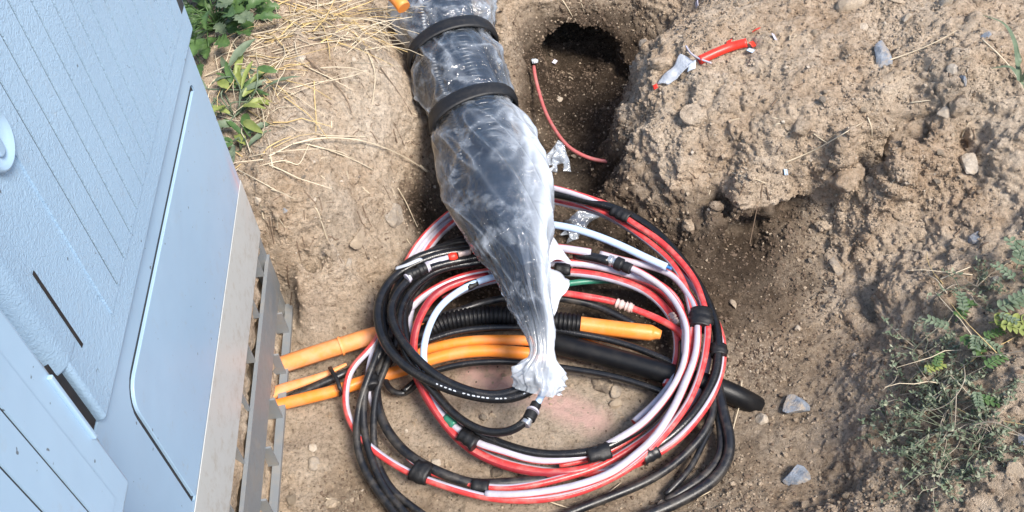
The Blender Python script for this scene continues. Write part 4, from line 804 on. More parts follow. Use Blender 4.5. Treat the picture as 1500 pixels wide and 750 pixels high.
def sheet(name, c4, n, amp, m, seed, parent=None, mk=0.0, solid=.0006, freq=.03):
    a_, b_, c_, d_ = [np.array(p) for p in c4]; u, v = np.meshgrid(np.linspace(0, 1, n), np.linspace(0, 1, n), indexing='ij'); u = u[..., None]; v = v[..., None]
    P_ = (a_ * (1 - u) + b_ * u) * (1 - v) + (d_ * (1 - u) + c_ * u) * v; P_ = P_.reshape(-1, 3)
    nn = np.cross(b_ - a_, d_ - a_); nn /= np.linalg.norm(nn); f_ = 1 - 2 * np.abs(vnoise(P_, freq, seed)); P_ = P_ + nn * (amp * f_)[:, None] + np.stack([vnoise(P_, freq, seed + k) for k in (1, 2, 3)], 1) * amp * .8
    i, j = np.meshgrid(np.arange(n - 1), np.arange(n - 1), indexing='ij'); Q_ = np.stack([i * n + j, (i + 1) * n + j, (i + 1) * n + j + 1, i * n + j + 1], -1).reshape(-1, 4)
    o = mesh_np(name, P_, Q_, m, parent=parent); attr(o, 'milk', np.clip(mk + .22 * np.clip(f_, 0, 1) ** 2, 0, 1)); md = o.modifiers.new('s', 'SOLIDIFY'); md.thickness = solid; return o
sheet('film_flap', [at(795, 330, .16), at(840, 384, .13), at(815, 378, .15), at(800, 390, .16)], 14, .004, M_FILMW, 5, bun, .1)
sheet('film_flap', [at(798, 385, .17), at(838, 408, .14), at(810, 462, .15), at(790, 440, .19)], 18, .005, M_FILMW, 9, bun, .15)
sheet('film_flap', [at(766, 548, .15), at(818, 540, .16), at(812, 573, .12), at(762, 566, .13)], 16, .006, M_FILMW, 12, bun, .2)
pipe('short stub of orange pipe poking out behind the top of the wrapped bundle', [(560, -22, .40), (578, -6, .39), (592, 12, .375)], 20)
def lump(name, label, cat, px, py, size, m, seed, z=.01, group=None, flat=.6, mk=.1):
    c_, nr = hit(px, py); n_ = 22; u, v = np.meshgrid(np.linspace(0, 2 * np.pi, n_, endpoint=False), np.linspace(.05, np.pi - .05, n_ // 2), indexing='ij')
    S_ = np.stack([np.cos(u) * np.sin(v), np.sin(u) * np.sin(v), np.cos(v) * flat], -1).reshape(-1, 3); S_ *= (1 + .55 * (1 - 2 * np.abs(vnoise(S_ + seed, .6, seed))))[:, None]
    P_ = c_ + [0, 0, z] + S_ * np.array(size) * .5; h = n_ // 2; i, j = np.meshgrid(np.arange(n_), np.arange(h - 1), indexing='ij'); Q_ = np.stack([i * h + j, ((i + 1) % n_) * h + j, ((i + 1) % n_) * h + j + 1, i * h + j + 1], -1).reshape(-1, 4)
    o = mesh_np(name, P_, Q_, m); attr(o, 'milk', np.full(len(P_), mk)); return tag(o, label, cat, group)
def scrap(label, px, py, w, h, ang, seed, m=None, mk=.1, lift=.02):
    c_, nr = hit(px, py); s = np.linalg.norm(c_ - CP) * PXM; ca, sa = math.cos(ang), math.sin(ang); R_ = np.array([ca, sa, .25]) * w * s / 2; U_ = np.array([-sa, ca, .45]) * h * s / 2; c_ = c_ + nr * lift
    o = sheet('plastic_scrap', [c_ - R_ - U_, c_ + R_ - U_ * .6, c_ + R_ * .7 + U_, c_ - R_ * .5 + U_], 20, .010, m or M_FILM, seed, None, mk, freq=.022); return tag(o, label, 'plastic scrap')
sh = empty('plastic_scrap', hit(815, 235)[0], 'crumpled clear plastic shred hanging beside the thin red tube in the trench', 'plastic scrap')
for q, (a_, b_, w_) in enumerate([((795, 243, .05), (822, 206, .07), 10), ((820, 208, .07), (812, 252, .05), 12), ((822, 208, .07), (834, 250, .045), 13), ((800, 238, .055), (826, 232, .06), 10)]):
    A, B_ = at(*a_), at(*b_); d_ = (B_ - A) / np.linalg.norm(B_ - A); w3 = np.cross(d_, np.array([.2, -.6, .77])); w3 *= w_ * .7 * PXM * 1.9 / np.linalg.norm(w3)
    sheet('film_fold', [A - w3 * .5, B_ - w3 * .6, B_ + w3, A + w3 * .8], 14, .006, M_FILM, 40 + q, sh, .22, freq=.018)
scrap('torn clear plastic shred on the dark soil under the pale blue duct', 852, 338, 60, 26, .5, 51, None, .12)
scrap('small clear plastic shred on the soil above the coil, nearer the bag', 838, 352, 26, 18, -.4, 55, None, .2)

# thin red tube in the trench
tr = duct('thin_tube', 'thin dull red tube curving through the dark trench beside the bag', [(782, 97, .035), (784, 112, .03), (788, 128, .022), (800, 166, .015), (818, 198, .014), (833, 216, .014), (853, 228, .012), (873, 235, .006), (905, 238, .004)], 5.5, [simple('dusty_red_tube', (0.48, 0.12, 0.12), .35, .5, (.42, .30, .26), 60)], 'tube', wig=.0006)
lump('plug', None, None, 783, 97, (.016, .016, .016), M_PGREY, 4, .018)
_p = bpy.data.objects.get('plug'); _p.parent = tr; [_p.pop(k) for k in ('label', 'category') if k in _p]
# scarlet tube off-cut and plastic on the right bank
def onbank(pts, lift): return [[*(hit(px, py)[0] + np.array([0, 0, lift]))] for px, py in pts]
C_ = spline(onbank([(1024, 94), (1045, 84), (1070, 74), (1093, 68)], .010), .004); C_ = sm1(C_, 12)
o = sweep('tube_offcut', C_, prad(C_[0], 13), M_REDTUBE, k=16); tag(o, 'scarlet plastic tube offcut lying on the right bank', 'tube offcut')
C_ = spline(onbank([(1004, 76), (1012, 88), (1024, 95), (1041, 101)], .016), .004); o = sweep('wire_loop', sm1(C_, 6), .0022, M_WHITE, k=8); tag(o, 'short cream wire curled across the left end of the scarlet tube', 'wire')
g_ = onbank([(958, 131), (998, 90), (1018, 96), (982, 131)], .016); o = sheet('plastic_strip', g_, 16, .007, M_FILMW, 66, None, .1, .001); tag(o, 'flat grey plastic strip with cut corners left of the scarlet tube', 'plastic strip')
def chip(label, px, py, w, h, m, ang=0.3, name='plastic_chip', cat='plastic chip', lift=.006):
    c_, nr = hit(px, py); s = np.linalg.norm(c_ - CP) * PXM; t1 = np.cross(nr, [math.sin(ang), -math.cos(ang), .3]); t1 /= np.linalg.norm(t1); t2 = np.cross(nr, t1); c_ = c_ + nr * lift
    o = sheet(name, [c_ - t1 * w * s / 2, c_ + t2 * h * s / 2, c_ + t1 * w * s / 2, c_ - t2 * h * s / 2], 7, .003, m, int(px), None, 0, .0015); return tag(o, label, cat)
chip('grey plastic piece between the grey strip and the scarlet tube', 1014, 98, 22, 14, M_PGREY); chip('tiny red chip at the tip of the grey strip', 961, 126, 10, 9, M_REDTUBE)
chip('red shred curling off the upper side of the scarlet tube', 1068, 66, 16, 9, M_REDTUBE); chip('red shred lying highest, above the right end of the scarlet tube', 1110, 47, 13, 8, M_REDTUBE)
chip('red flap at the right end of the scarlet tube', 1096, 68, 14, 10, M_REDTUBE, lift=.014); chip('pale blue flake under the right end of the scarlet tube', 1098, 76, 15, 10, M_LBLUE)
chip('white plastic flake to the right of the scarlet tube', 1132, 57, 18, 11, M_WHITE); chip('white paper-like flake near the top edge, left of the scarlet tube', 1024, 7, 14, 10, M_WHITE)
chip('bright blue flake on the edge of the right bank', 1149, 251, 14, 10, M_LBLUE); chip('white flake deep in the dark trench', 812, 91, 9, 7, M_WHITE)

# ------------------------------------------------------------------ stones
def ico(sub):
    bm = bmesh.new(); bmesh.ops.create_icosphere(bm, subdivisions=sub, radius=1); V_ = np.array([v.co for v in bm.verts]); F_ = np.array([[v.index for v in f.verts] for f in bm.faces]); bm.free(); return V_, F_
I1, I2, I3 = ico(1), ico(2), ico(3)
def stone_mesh(size, seed, rough=.28, facets=7, src=None):
    V_, F_ = src or I3; rs = np.random.RandomState(seed); V_ = V_.copy()
    for _ in range(facets):                # cut flat faces into the ball
        n_ = rs.normal(size=3); n_ /= np.linalg.norm(n_); h = rs.uniform(.45, .85); d_ = V_ @ n_; V_ -= np.clip(d_ - h, 0, None)[:, None] * n_
    V_ *= (1 + rough * .35 * vnoise(V_ + seed * 3.1, .5, seed % 97))[:, None]; V_ /= np.abs(V_).max(0); return V_ * np.array(size) * .5, F_
def stone(label, px, py, w, h, m, seed, th=.55, ang=0.0, name='stone', cat='stone', group=None, sink=.40, lift=None):
    c_, nr = hit(px, py); s = np.linalg.norm(c_ - CP) * PXM; W_, D_ = w * s, h * s * 1.15; V_, F_ = stone_mesh((W_, D_, min(W_, D_) * th * 1.3), seed)
    ca, sa = math.cos(ang), math.sin(ang); V_ = V_ @ np.array([[ca, sa, 0], [-sa, ca, 0], [0, 0, 1]])
    z_ = nr if nr[2] > .2 else np.array([0, -.5, .86]); x_ = np.cross([0, 1, 0], z_); x_ /= np.linalg.norm(x_); y_ = np.cross(z_, x_); V_ = V_[:, :1] * x_ + V_[:, 1:2] * y_ + V_[:, 2:] * z_
    o = mesh_np(name, V_ + c_ + z_ * min(W_, D_) * th * (.5 - sink), F_, m, smooth=False)
    return tag(o, label, cat, group)
for k, a_ in enumerate([
    ('blue-grey broken stone on the pit floor right of the thick black pipe', 1164, 596, 40, 30, M_STB), ('smaller blue-grey stone nearer the bottom edge, right of the dusty cables', 1166, 697, 38, 28, M_STB),
    ('dark blue-grey pyramid-shaped stone on top of the right bank', 1292, 82, 26, 36, M_STB), ('small blue-grey pebble at the upper right, near the grass blade', 1443, 54, 17, 12, M_STB),
    ('small blue-grey pebble below a white one on the bank rim at upper right', 1411, 119, 19, 13, M_STB), ('flat grey-blue stone on the slope at far right', 1432, 348, 28, 13, M_STB),
    ('large tan slab of stone cut by the top edge', 1247, 8, 42, 28, M_STT), ('tan stone at the top edge right of the large slab', 1318, 4, 30, 14, M_STT), ('pale tan stone at the top edge, furthest right', 1386, 5, 26, 14, M_STW),
    ('white pebble on the bank rim at upper right', 1396, 102, 15, 13, M_STW), ('white pebble below the tan stones at the top edge', 1328, 27, 16, 9, M_STW), ('tan pebble left of the dark pyramid-shaped stone', 1264, 40, 16, 12, M_STW),
    ('oval tan pebble on the pit floor right of the coil', 1075, 446, 13, 19, M_STT), ('pale upright stone on the slope above the pit floor', 1225, 389, 17, 26, M_STG), ('oblong tan chip among clods on the right bank', 1274, 263, 11, 18, M_STT),
    ('tan flat stone standing in the right slope', 1420, 240, 22, 28, M_STW), ('pale stone lodged under the bank rim at right', 1381, 166, 22, 16, M_STW), ('grey pointed stone sticking out of the left wall above the coil', 577, 316, 34, 30, M_STG),
    ('tan angular stone lower in the left wall', 523, 350, 24, 28, M_STT), ('pale sliver of stone in the left wall below the angular one', 511, 386, 10, 20, M_STG), ('white pebble inside the coil near the bottom', 640, 677, 15, 13, M_STW),
    ('ochre pebble beside the white pebble inside the coil', 653, 678, 8, 9, M_STT), ('grey-white stone inside the coil near the bottom, larger than the white pebble', 717, 677, 18, 15, M_STW), ('dark clod inside the coil beside the grey-white stone', 727, 692, 20, 14, M_STK),
    ('flat ochre stone on the soil right of the knot', 904, 592, 24, 14, M_STT), ('brown rock under the thick black pipe', 880, 566, 34, 26, M_STK), ('pale rock between the thick pipe and the right bundle', 900, 575, 22, 18, M_STG),
    ('pale flat stone on dry grass at upper left', 440, 88, 18, 13, M_STW), ('tan chip on the left bank near the cabinet', 378, 292, 9, 14, M_STW), ('tiny blue-white pebble on the left bank', 417, 308, 8, 8, M_STB),
    ('tan stone at the bottom left, right of the frame', 486, 738, 20, 16, M_STT), ('grey stone right of the frame near the bottom', 460, 680, 16, 20, M_STG), ('pale stone above the grey one near the frame', 458, 656, 14, 14, M_STW),
    ('white pebble on the bank edge above the green plants', 1460, 411, 14, 11, M_STW), ('pale flake on the brown slope left of the twiggy weed', 1263, 627, 16, 9, M_STW), ('tan stone at the right edge below the weeds', 1488, 692, 26, 26, M_STT),
    ('dark blue pebble at the right edge among weeds', 1497, 645, 14, 18, M_STB), ('small white pebbly chip in the dark trench by the thin tube', 820, 146, 13, 9, M_STW), ('grey clast at the foot of the right wall', 1117, 615, 20, 16, M_STW),
    ('tan rock at the bottom edge under the dusty cables', 975, 738, 26, 14, M_STG), ('small pale pebble on the right floor beyond the coil', 1168, 482, 10, 10, M_STW), ('white grain below the right bank edge', 1251, 521, 8, 7, M_STW)]):
    stone(*a_, seed=100 + k)
for k, a_ in enumerate([('square block of dried soil overhanging the ledge at upper right', 1325, 192, 84, 44), ('rounded brown soil clod on the edge of the right bank', 1167, 190, 50, 28), ('soil clod under the straw on the right bank', 1238, 214, 46, 32),
    ('lower soil clod hanging below the straw on the right bank', 1243, 262, 44, 40), ('soil clod at the left corner of the right bank', 968, 92, 44, 30),
    ('soil clod low on the right bank above the floor', 1010, 330, 30, 22), ('soil clod on the right bank above the trench edge', 1020, 168, 36, 22), ('lumpy soil clod beside the grass blade', 1408, 150, 30, 26), ('soil clod at the foot of the right slope', 1205, 330, 30, 20)]):
    o = stone(*a_, M_SOIL2, 300 + k, .6, .2, 'soil_clod', 'soil clod', 'clods of dried soil', .62 if a_[3] > 100 else .45)
    V_ = np.array([v.co for v in o.data.vertices]); c_ = V_.mean(0); r_ = np.ptp(V_[:, 0]); F_ = np.array([p.vertices[:] for p in o.data.polygons])
    bm = bmesh.new(); bm.from_mesh(o.data); bmesh.ops.subdivide_edges(bm, edges=bm.edges[:], cuts=2, use_grid_fill=True); bm.to_mesh(o.data); bm.free()
    V_ = np.array([v.co for v in o.data.vertices]); D_ = V_ - c_; D_ /= np.linalg.norm(D_, axis=1, keepdims=True); w1, w2, wi = worley(V_, .014, 7); V_ = V_ + D_ * (fbm(V_, .045, 4, 5) * .012 + (.6 - w1) * .005)[:, None]; o.data.vertices.foreach_set('co', V_.astype(np.float32).ravel()); o.data.update(); o.data.polygons.foreach_set('use_smooth', [True] * len(o.data.polygons))
# loose crumbs
FC = GV[GQ].mean(1); u_, v_ = project(FC); area = np.linalg.norm(np.cross(GV[GQ[:, 2]] - GV[GQ[:, 0]], GV[GQ[:, 3]] - GV[GQ[:, 1]]), axis=1) * .5
wgt = area * ((u_ > 250) & (u_ < 1600) & (v_ > -60) & (v_ < 820)) * (1.15 - GSM[GQ].mean(1)) * (.35 + np.clip(vnoise(FC, .12, 101) + .3, 0, 1.2)); wgt /= wgt.sum()
meshes = [stone_mesh((1, 1, .75), 900 + k, .4, 6, I2) for k in range(8)]
def pebble_obj(idx, size, mi):
    pass
pm = [bpy.data.meshes.new('pebble_mesh_%d' % 0) for _ in range(0)]
protos = []
for k in range(8):
    V_, F_ = meshes[k]; o = mesh_np('pebble', V_, F_, [M_STT, M_STT, M_STG, M_SOIL2, M_STT, M_STG, M_SOIL2, M_SOIL2][k], smooth=False); protos.append(o)
pick = NR.choice(len(FC), 170, p=wgt)
for q, fi in enumerate(pick):
    src = protos[q % 8]; o = src if q < 8 else src.copy()
    if q >= 8: COL.objects.link(o)
    s = float(np.clip(NR.lognormal(math.log(.013), .3), .009, .028)); o.location = FC[fi] + [0, 0, s * .18]; o.rotation_euler = NR.uniform(0, 6.28, 3) * [.15, .15, 1]; o.scale = (s, s * NR.uniform(.6, 1), s * NR.uniform(.6, 1))
    w_ = o.location; pu, pv = project(np.array(w_)[None]); pu, pv = pu[0], pv[0]
    zone = 'left bank between cabinet and bag' if pu < 600 and pv < 480 else 'soil at the lower left beside the steel frame' if pu < 560 else 'right bank above the trench' if pu > 940 and pv < 330 else 'weedy slope at the lower right' if pu > 1230 else 'open floor right of the coil' if pu > 1040 else 'dark trench behind the coil' if pv < 340 else 'soil among the loops of the coil'
    tag(o, 'small loose pebble on the ' + zone, 'pebble', 'pebbles on the ' + zone)
N_ = 42000; fi = NR.choice(len(FC), N_, p=wgt); V0, F0 = I1; sz = np.clip(NR.lognormal(math.log(.0052), .38, N_), .0025, .012)
Vv = V0[None] * (1 + .28 * NR.normal(size=(N_, len(V0), 1))) * NR.uniform(.55, 1.0, (N_, 1, 3)) * (sz / 2)[:, None, None]
Vv = Vv + (FC[fi] + [0, 0, .0008])[:, None]; Fv = (F0[None] + (np.arange(N_) * len(V0))[:, None, None]).reshape(-1, 3)
mi0 = NR.choice(4, N_, p=[.85, .03, .08, .04]); wetp = damp[GQ[fi, 0]] * 1.15; mi0 = np.where(NR.rand(N_) < wetp, np.where(NR.rand(N_) < .93, 4, 2), mi0); mi = np.repeat(mi0, len(F0)); crumbs = mesh_np('soil_crumbs', Vv.reshape(-1, 3), Fv, [M_SOIL2, M_STW, M_STT, M_STK, M_SOILD], mi, False); tag(crumbs, 'loose crumbs and grit scattered over the dug soil', 'grit', kind='stuff')

# ------------------------------------------------------------------ plants and straw
def straw(label, pts, w=.0016, m=None, lift=.006, name='straw', cat='straw', group='dry straws on the soil', hs=None):
    C_ = [hit(px, py)[0] + np.array([0, 0, lift if hs is None else hs[k]]) for k, (px, py) in enumerate(pts)]
    C_ = spline(C_, .006); C_ = sm1(C_, 4); t_ = np.linspace(1.1, .6, len(C_)); o = sweep(name, C_, w * t_, m or M_STRAW, k=6); return tag(o, label, cat, group)
st = straw('long straw with a seed head reaching across the left wall toward the bag', [(432, 222), (470, 219), (520, 222), (560, 229), (600, 245), (623, 257)], .0018, hs=[.02, .03, .035, .03, .025, .02])
e_ = sweep('seed_head', spline([hit(617, 253)[0] + [0, 0, .022], hit(623, 257)[0] + [0, 0, .02], hit(627, 259)[0] + [0, 0, .018]], .002), [.0035] * 1, M_STRAW, k=8, parent=st)
for lab, pts, m in [
    ('straw bent in a V on the left bank', [(370, 250), (398, 242), (422, 238), (436, 246), (455, 212), (462, 206)], M_STRAW), ('pale straw standing upright on the left bank', [(461, 122), (462, 150), (464, 178), (463, 205)], M_STRAWY),
    ('straw lying straight beside the V-shaped one', [(350, 252), (380, 268), (413, 286)], M_STRAW), ('horizontal straw on the left bank', [(470, 202), (520, 203), (568, 203)], M_STRAW), ('straw slanting down the left wall', [(440, 212), (480, 222), (525, 240), (548, 252)], M_STRAW),
    ('curved straw on the left bank above the wall', [(395, 232), (415, 222), (437, 212), (470, 220), (500, 226), (520, 236)], M_STRAW), ('thin root hanging down the left wall', [(583, 278), (596, 300), (604, 318), (612, 335)], M_STRAW),
    ('yellow straw arching over the dry grass at top left', [(400, 2), (440, 16), (480, 36), (520, 60), (545, 74)], M_STRAWY), ('yellow straw crossing the arching one', [(430, 8), (470, 22), (510, 44), (535, 66)], M_STRAWY),
    ('long pale stem rising through the weed', [(322, -5), (318, 40), (316, 80), (322, 112)], M_STRAW), ('thick pale stem leaning right by the weed', [(305, 133), (330, 100), (342, 66), (368, 42), (392, 10)], M_STRAW),
    ('dark root curving down the left bank', [(446, 85), (475, 112), (505, 142), (516, 168)], M_ROOT), ('dark root beside the bag on the left bank', [(540, 75), (560, 105), (582, 135), (604, 170)], M_ROOT), ('dry stalk drooping down the left bank', [(520, 50), (540, 82), (550, 110), (548, 140), (544, 165)], M_STRAW),
    ('long straw on the clods of the right bank', [(1150, 241), (1190, 224), (1240, 196), (1262, 183)], M_STRAW), ('short straw crossing the long one on the clods', [(1191, 199), (1203, 208), (1215, 215)], M_STRAW), ('straw arched on the right bank by the ledge', [(1270, 175), (1276, 190), (1276, 206)], M_STRAW),
    ('brown twig on the face of the right bank', [(1072, 256), (1092, 262), (1108, 266), (1122, 272)], M_STRAW), ('white root dangling above the dark hollow', [(818, -6), (830, 12), (838, 26), (848, 40)], M_STRAW), ('second root dangling above the dark hollow', [(848, -6), (852, 8), (856, 22)], M_STRAW),
    ('straw beside the end of the thick black pipe', [(1086, 560), (1084, 590), (1076, 620), (1070, 648)], M_STRAW), ('straw on the bottom edge right of the dusty cables', [(995, 740), (1020, 732), (1040, 722)], M_STRAW), ('straw leaning on the long dusty cable', [(882, 732), (896, 720), (910, 709)], M_STRAW),
    ('straw at the bottom under the coil', [(802, 736), (825, 744), (845, 750)], M_STRAW), ('straw at the bottom left of the coil', [(478, 732), (498, 738)], M_STRAW), ('thin stalk across the right bank at the top right', [(1300, 92), (1340, 78), (1380, 60), (1400, 48)], M_STRAW),
    ('thin stalk beside the grass blade', [(1438, 62), (1460, 82), (1480, 104), (1500, 140)], M_STRAW), ('straw on the slope above the weeds', [(1376, 412), (1400, 402), (1420, 394)], M_STRAW), ('straw on the ledge near the square soil block', [(1331, 154), (1348, 152), (1362, 150)], M_STRAW)]:
    straw(lab, pts, .0014, m)
# tangle of dry grass at the upper left: nobody could count it
Vs, Qs, ms = [], [], []; off = 0
for q in range(300):
    if q < 150: px, py = rnd.gauss(480, 62), rnd.gauss(30, 30)
    elif q < 240: px, py = rnd.gauss(360, 30), rnd.gauss(100, 45)
    elif q < 252: px, py = rnd.gauss(385, 20), rnd.gauss(225, 20)
    elif q > 285: px, py = rnd.gauss(1420, 45), rnd.gauss(520, 75)
    else: continue
    if py < -60 or px < 290 or px > 600 and q < 252: continue
    p0, nr = hit(px, max(py, -55)); az = rnd.gauss(-.5, .55) if q < 240 else rnd.uniform(0, 6.28); L = rnd.uniform(.05, .19); el = rnd.uniform(0.0, .5); dirv = np.array([math.cos(az), math.sin(az), math.tan(el)])
    pts = [p0 + np.array([0, 0, .004])]
    for s in range(4): dirv = dirv + np.array([rnd.gauss(0, .18), rnd.gauss(0, .18), -.26 * rnd.random()]); p1 = pts[-1] + dirv / np.linalg.norm(dirv) * L / 4; p1[2] = max(p1[2], drop(p1[0], p1[1]) + .004); pts.append(p1)
    C_ = np.array(pts); T_2, n1_, n2_ = frames(C_); w_ = rnd.uniform(.0008, .0019) * np.linspace(1, .4, 5)
    for i in range(5):
        for j in range(4): a_ = j * math.pi / 2; Vs.append(C_[i] + w_[i] * (math.cos(a_) * n1_[i] + math.sin(a_) * n2_[i]))
    for i in range(4):
        for j in range(4): Qs.append((off + i * 4 + j, off + (i + 1) * 4 + j, off + (i + 1) * 4 + (j + 1) % 4, off + i * 4 + (j + 1) % 4)); ms.append(q % 3 % 2)
    off += 20
dg = mesh_np('dry_grass', np.array(Vs), np.array(Qs), [M_STRAW, M_STRAWY], ms); tag(dg, 'tangle of dry straw-coloured grass on the left bank', 'dry grass', kind='stuff')
# short dead stalks and bark-dark rootlets lying on the banks
Vs, Qs = [], []; off = 0
for q in range(170):
    px, py = (rnd.uniform(360, 620), rnd.uniform(60, 420)) if q < 100 else (rnd.uniform(950, 1480), rnd.uniform(0, 420))
    p0, nr = hit(px, py)
    if p0[2] < .06: continue
    az = rnd.uniform(0, 6.28); L = rnd.uniform(.006, .022); bend = rnd.gauss(0, .5); pts = []
    for s in range(4): a_ = az + bend * s / 3; pt = (p0 if not pts else pts[-1]) + np.array([math.cos(a_), math.sin(a_), 0]) * L / 3; pt[2] = drop(pt[0], pt[1]) + .0015; pts.append(pt)
    C_ = np.array(pts); T_2, n1_, n2_ = frames(C_); w_ = rnd.uniform(.0006, .0016)
    for i in range(4):
        for j in range(4): a_ = j * math.pi / 2; Vs.append(C_[i] + w_ * (math.cos(a_) * n1_[i] + math.sin(a_) * n2_[i]))
    for i in range(3):
        for j in range(4): Qs.append((off + i * 4 + j, off + (i + 1) * 4 + j, off + (i + 1) * 4 + (j + 1) % 4, off + i * 4 + (j + 1) % 4))
    off += 16
lt = mesh_np('plant_litter', np.array(Vs), np.array(Qs), [M_ROOT, M_STRAW], [(k // 12) % 4 == 3 for k in range(len(Qs))]); tag(lt, 'dead rootlets and stalk bits littering the dug banks', 'plant litter', kind='stuff')
# leaves
def leaf(name, P0, dv, up, L, Wd, m, parent, lobes=0, seed=0, curl=.25, nseg=12):
    rs = np.random.RandomState(seed); dv = dv / np.linalg.norm(dv); sd = np.cross(dv, up); sd /= max(np.linalg.norm(sd), 1e-6); nn = np.cross(sd, dv); V_, F_ = [], []
    for i in range(nseg + 1):
        t_ = i / nseg; w_ = Wd * .5 * math.sin(math.pi * min(1, t_ * .93 + .05)) ** .75
        if lobes: w_ *= .55 + .45 * abs(math.sin(t_ * math.pi * lobes)) + .1 * rs.rand()
        c_ = P0 + dv * L * t_ + nn * (L * curl * (t_ - 1.3 * t_ * t_)); tip = dv * (Wd * .18 if lobes else 0)
        for s_ in (-1, -.5, 0, .5, 1): V_.append(c_ + sd * w_ * s_ + nn * abs(s_) * w_ * .35 * (1 + .4 * rs.randn()) + tip * abs(s_))
    for i in range(nseg):
        for j in range(4): F_.append((i * 5 + j, i * 5 + j + 1, (i + 1) * 5 + j + 1, (i + 1) * 5 + j))
    return mesh_np(name, np.array(V_), np.array(F_), m, parent=parent)
def stem(P0, P1, w, m, parent, bend=.02, name='stem'):
    md = (P0 + P1) / 2 + np.array([rnd.gauss(0, bend), rnd.gauss(0, bend), bend]); return sweep(name, spline([P0, md, P1], .01), w, m, k=6, parent=parent)
def weed(name, label, px, py, nleaf, spread, Lr, Wr, mats, lobes, cat='weed', zup=.06, center=None):
    c_, nr = hit(px, py); root = empty(name, c_, label, cat)
    for q in range(nleaf):
        az = rnd.uniform(0, 6.28); r_ = spread * math.sqrt(rnd.random()); b0 = c_ + np.array([math.cos(az) * r_, math.sin(az) * r_ * 1.2, 0]); b0[2] = max(drop(b0[0], b0[1]), c_[2] - .1) + rnd.uniform(.01, zup)
        az2 = az + rnd.gauss(0, .7); dv = np.array([math.cos(az2), math.sin(az2), rnd.uniform(-.1, .55)]); L = rnd.uniform(*Lr); m = rnd.choice(mats)
        leaf('leaf', b0, dv, np.array([rnd.gauss(0, .25), rnd.gauss(-.25, .25), 1.0]), L, rnd.uniform(*Wr), m, root, lobes, rnd.randrange(9999))
        if q % 3 == 0: stem(c_ + np.array([0, 0, .0]), b0, .0016, mats[0], root)
    return root
weed('broadleaf_weed', 'dense dark green weed with lobed leaves beside the top of the cabinet', 318, 42, 120, .10, (.035, .065), (.022, .04), [M_LEAF, M_LEAF, M_LEAF, M_LEAFG], 4, zup=.10)
weed('grassy_weed', 'loose yellow-green weed with long leaves along the cabinet edge', 345, 172, 40, .075, (.04, .085), (.010, .022), [M_LEAFG, M_LEAFY, M_LEAF, M_LEAFY], 0, zup=.05)
weed('small_weed', 'small pale weed tuft at the foot of the yellow-green one', 352, 222, 9, .03, (.04, .07), (.01, .016), [M_LEAFG, M_LEAF], 0, zup=.03)
def frond(px, py, ang, L, m, parent, npair=5, lift=.03):
    c_, nr = hit(px, py); p0 = c_ + np.array([0, 0, lift]); dv = np.array([math.cos(ang), math.sin(ang), .1]); p1 = p0 + dv * L; sweep('stem', spline([p0, (p0 + p1) / 2 + [0, 0, .008], p1], .006), .0011, m, k=6, parent=parent)
    for q in range(npair):
        b0 = p0 + (p1 - p0) * (q + .6) / npair + np.array([0, 0, .006])
        for s_ in (-1, 1): a2 = ang + s_ * 1.05; leaf('leaf', b0, np.array([math.cos(a2), math.sin(a2), .1]), np.array([0, 0, 1.0]), L * .30, L * .17, m, parent, 0, q, .15, 6)
    leaf('leaf', p1, dv, np.array([0, 0, 1.0]), L * .28, L * .17, m, parent, 0, 3, .15, 6)
for lab, fr_, in [('bright yellow-green fern-like weed at the right edge', [(1440, 488, -.25, .09, M_LEAFY), (1452, 492, -.6, .06, M_LEAFY)]), ('blue-green fern-like weed above the bright one', [(1448, 470, .1, .07, M_LEAFG), (1466, 462, .3, .06, M_LEAFG), (1452, 478, -.8, .04, M_LEAFG)]),
    ('dark green fern-like weed left of the bright one', [(1392, 486, .7, .06, M_LEAF), (1404, 476, 1.4, .05, M_LEAFG), (1384, 498, 2.6, .05, M_LEAFG), (1398, 508, -1.2, .06, M_LEAF)]), ('green rosette weed below the bright one', [(1424, 515, -.8, .045, M_LEAFG), (1430, 512, .2, .045, M_LEAF), (1420, 508, -2.0, .045, M_LEAFG)]),
    ('feathery green weed at the upper right corner of the weedy bank', [(1480, 410, 1.0, .07, M_LEAFG), (1488, 425, .3, .07, M_LEAF), (1478, 428, 2.2, .05, M_LEAFG), (1492, 400, 1.8, .06, M_LEAFG)]), ('small bright green weed above the twiggy ones', [(1345, 560, .2, .045, M_LEAFY), (1362, 556, 1.0, .04, M_LEAF)]),
    ('green weed hanging low at right among bare twigs', [(1414, 598, -.5, .05, M_LEAF), (1432, 556, .4, .05, M_LEAF), (1420, 590, -1.8, .04, M_LEAFG)])]:
    r_ = empty('fern_weed', hit(fr_[0][0], fr_[0][1])[0], lab, 'weed', 'leafy weeds on the right slope')
    for f_ in fr_: frond(f_[0], f_[1], f_[2], f_[3] * .78, f_[4], r_)
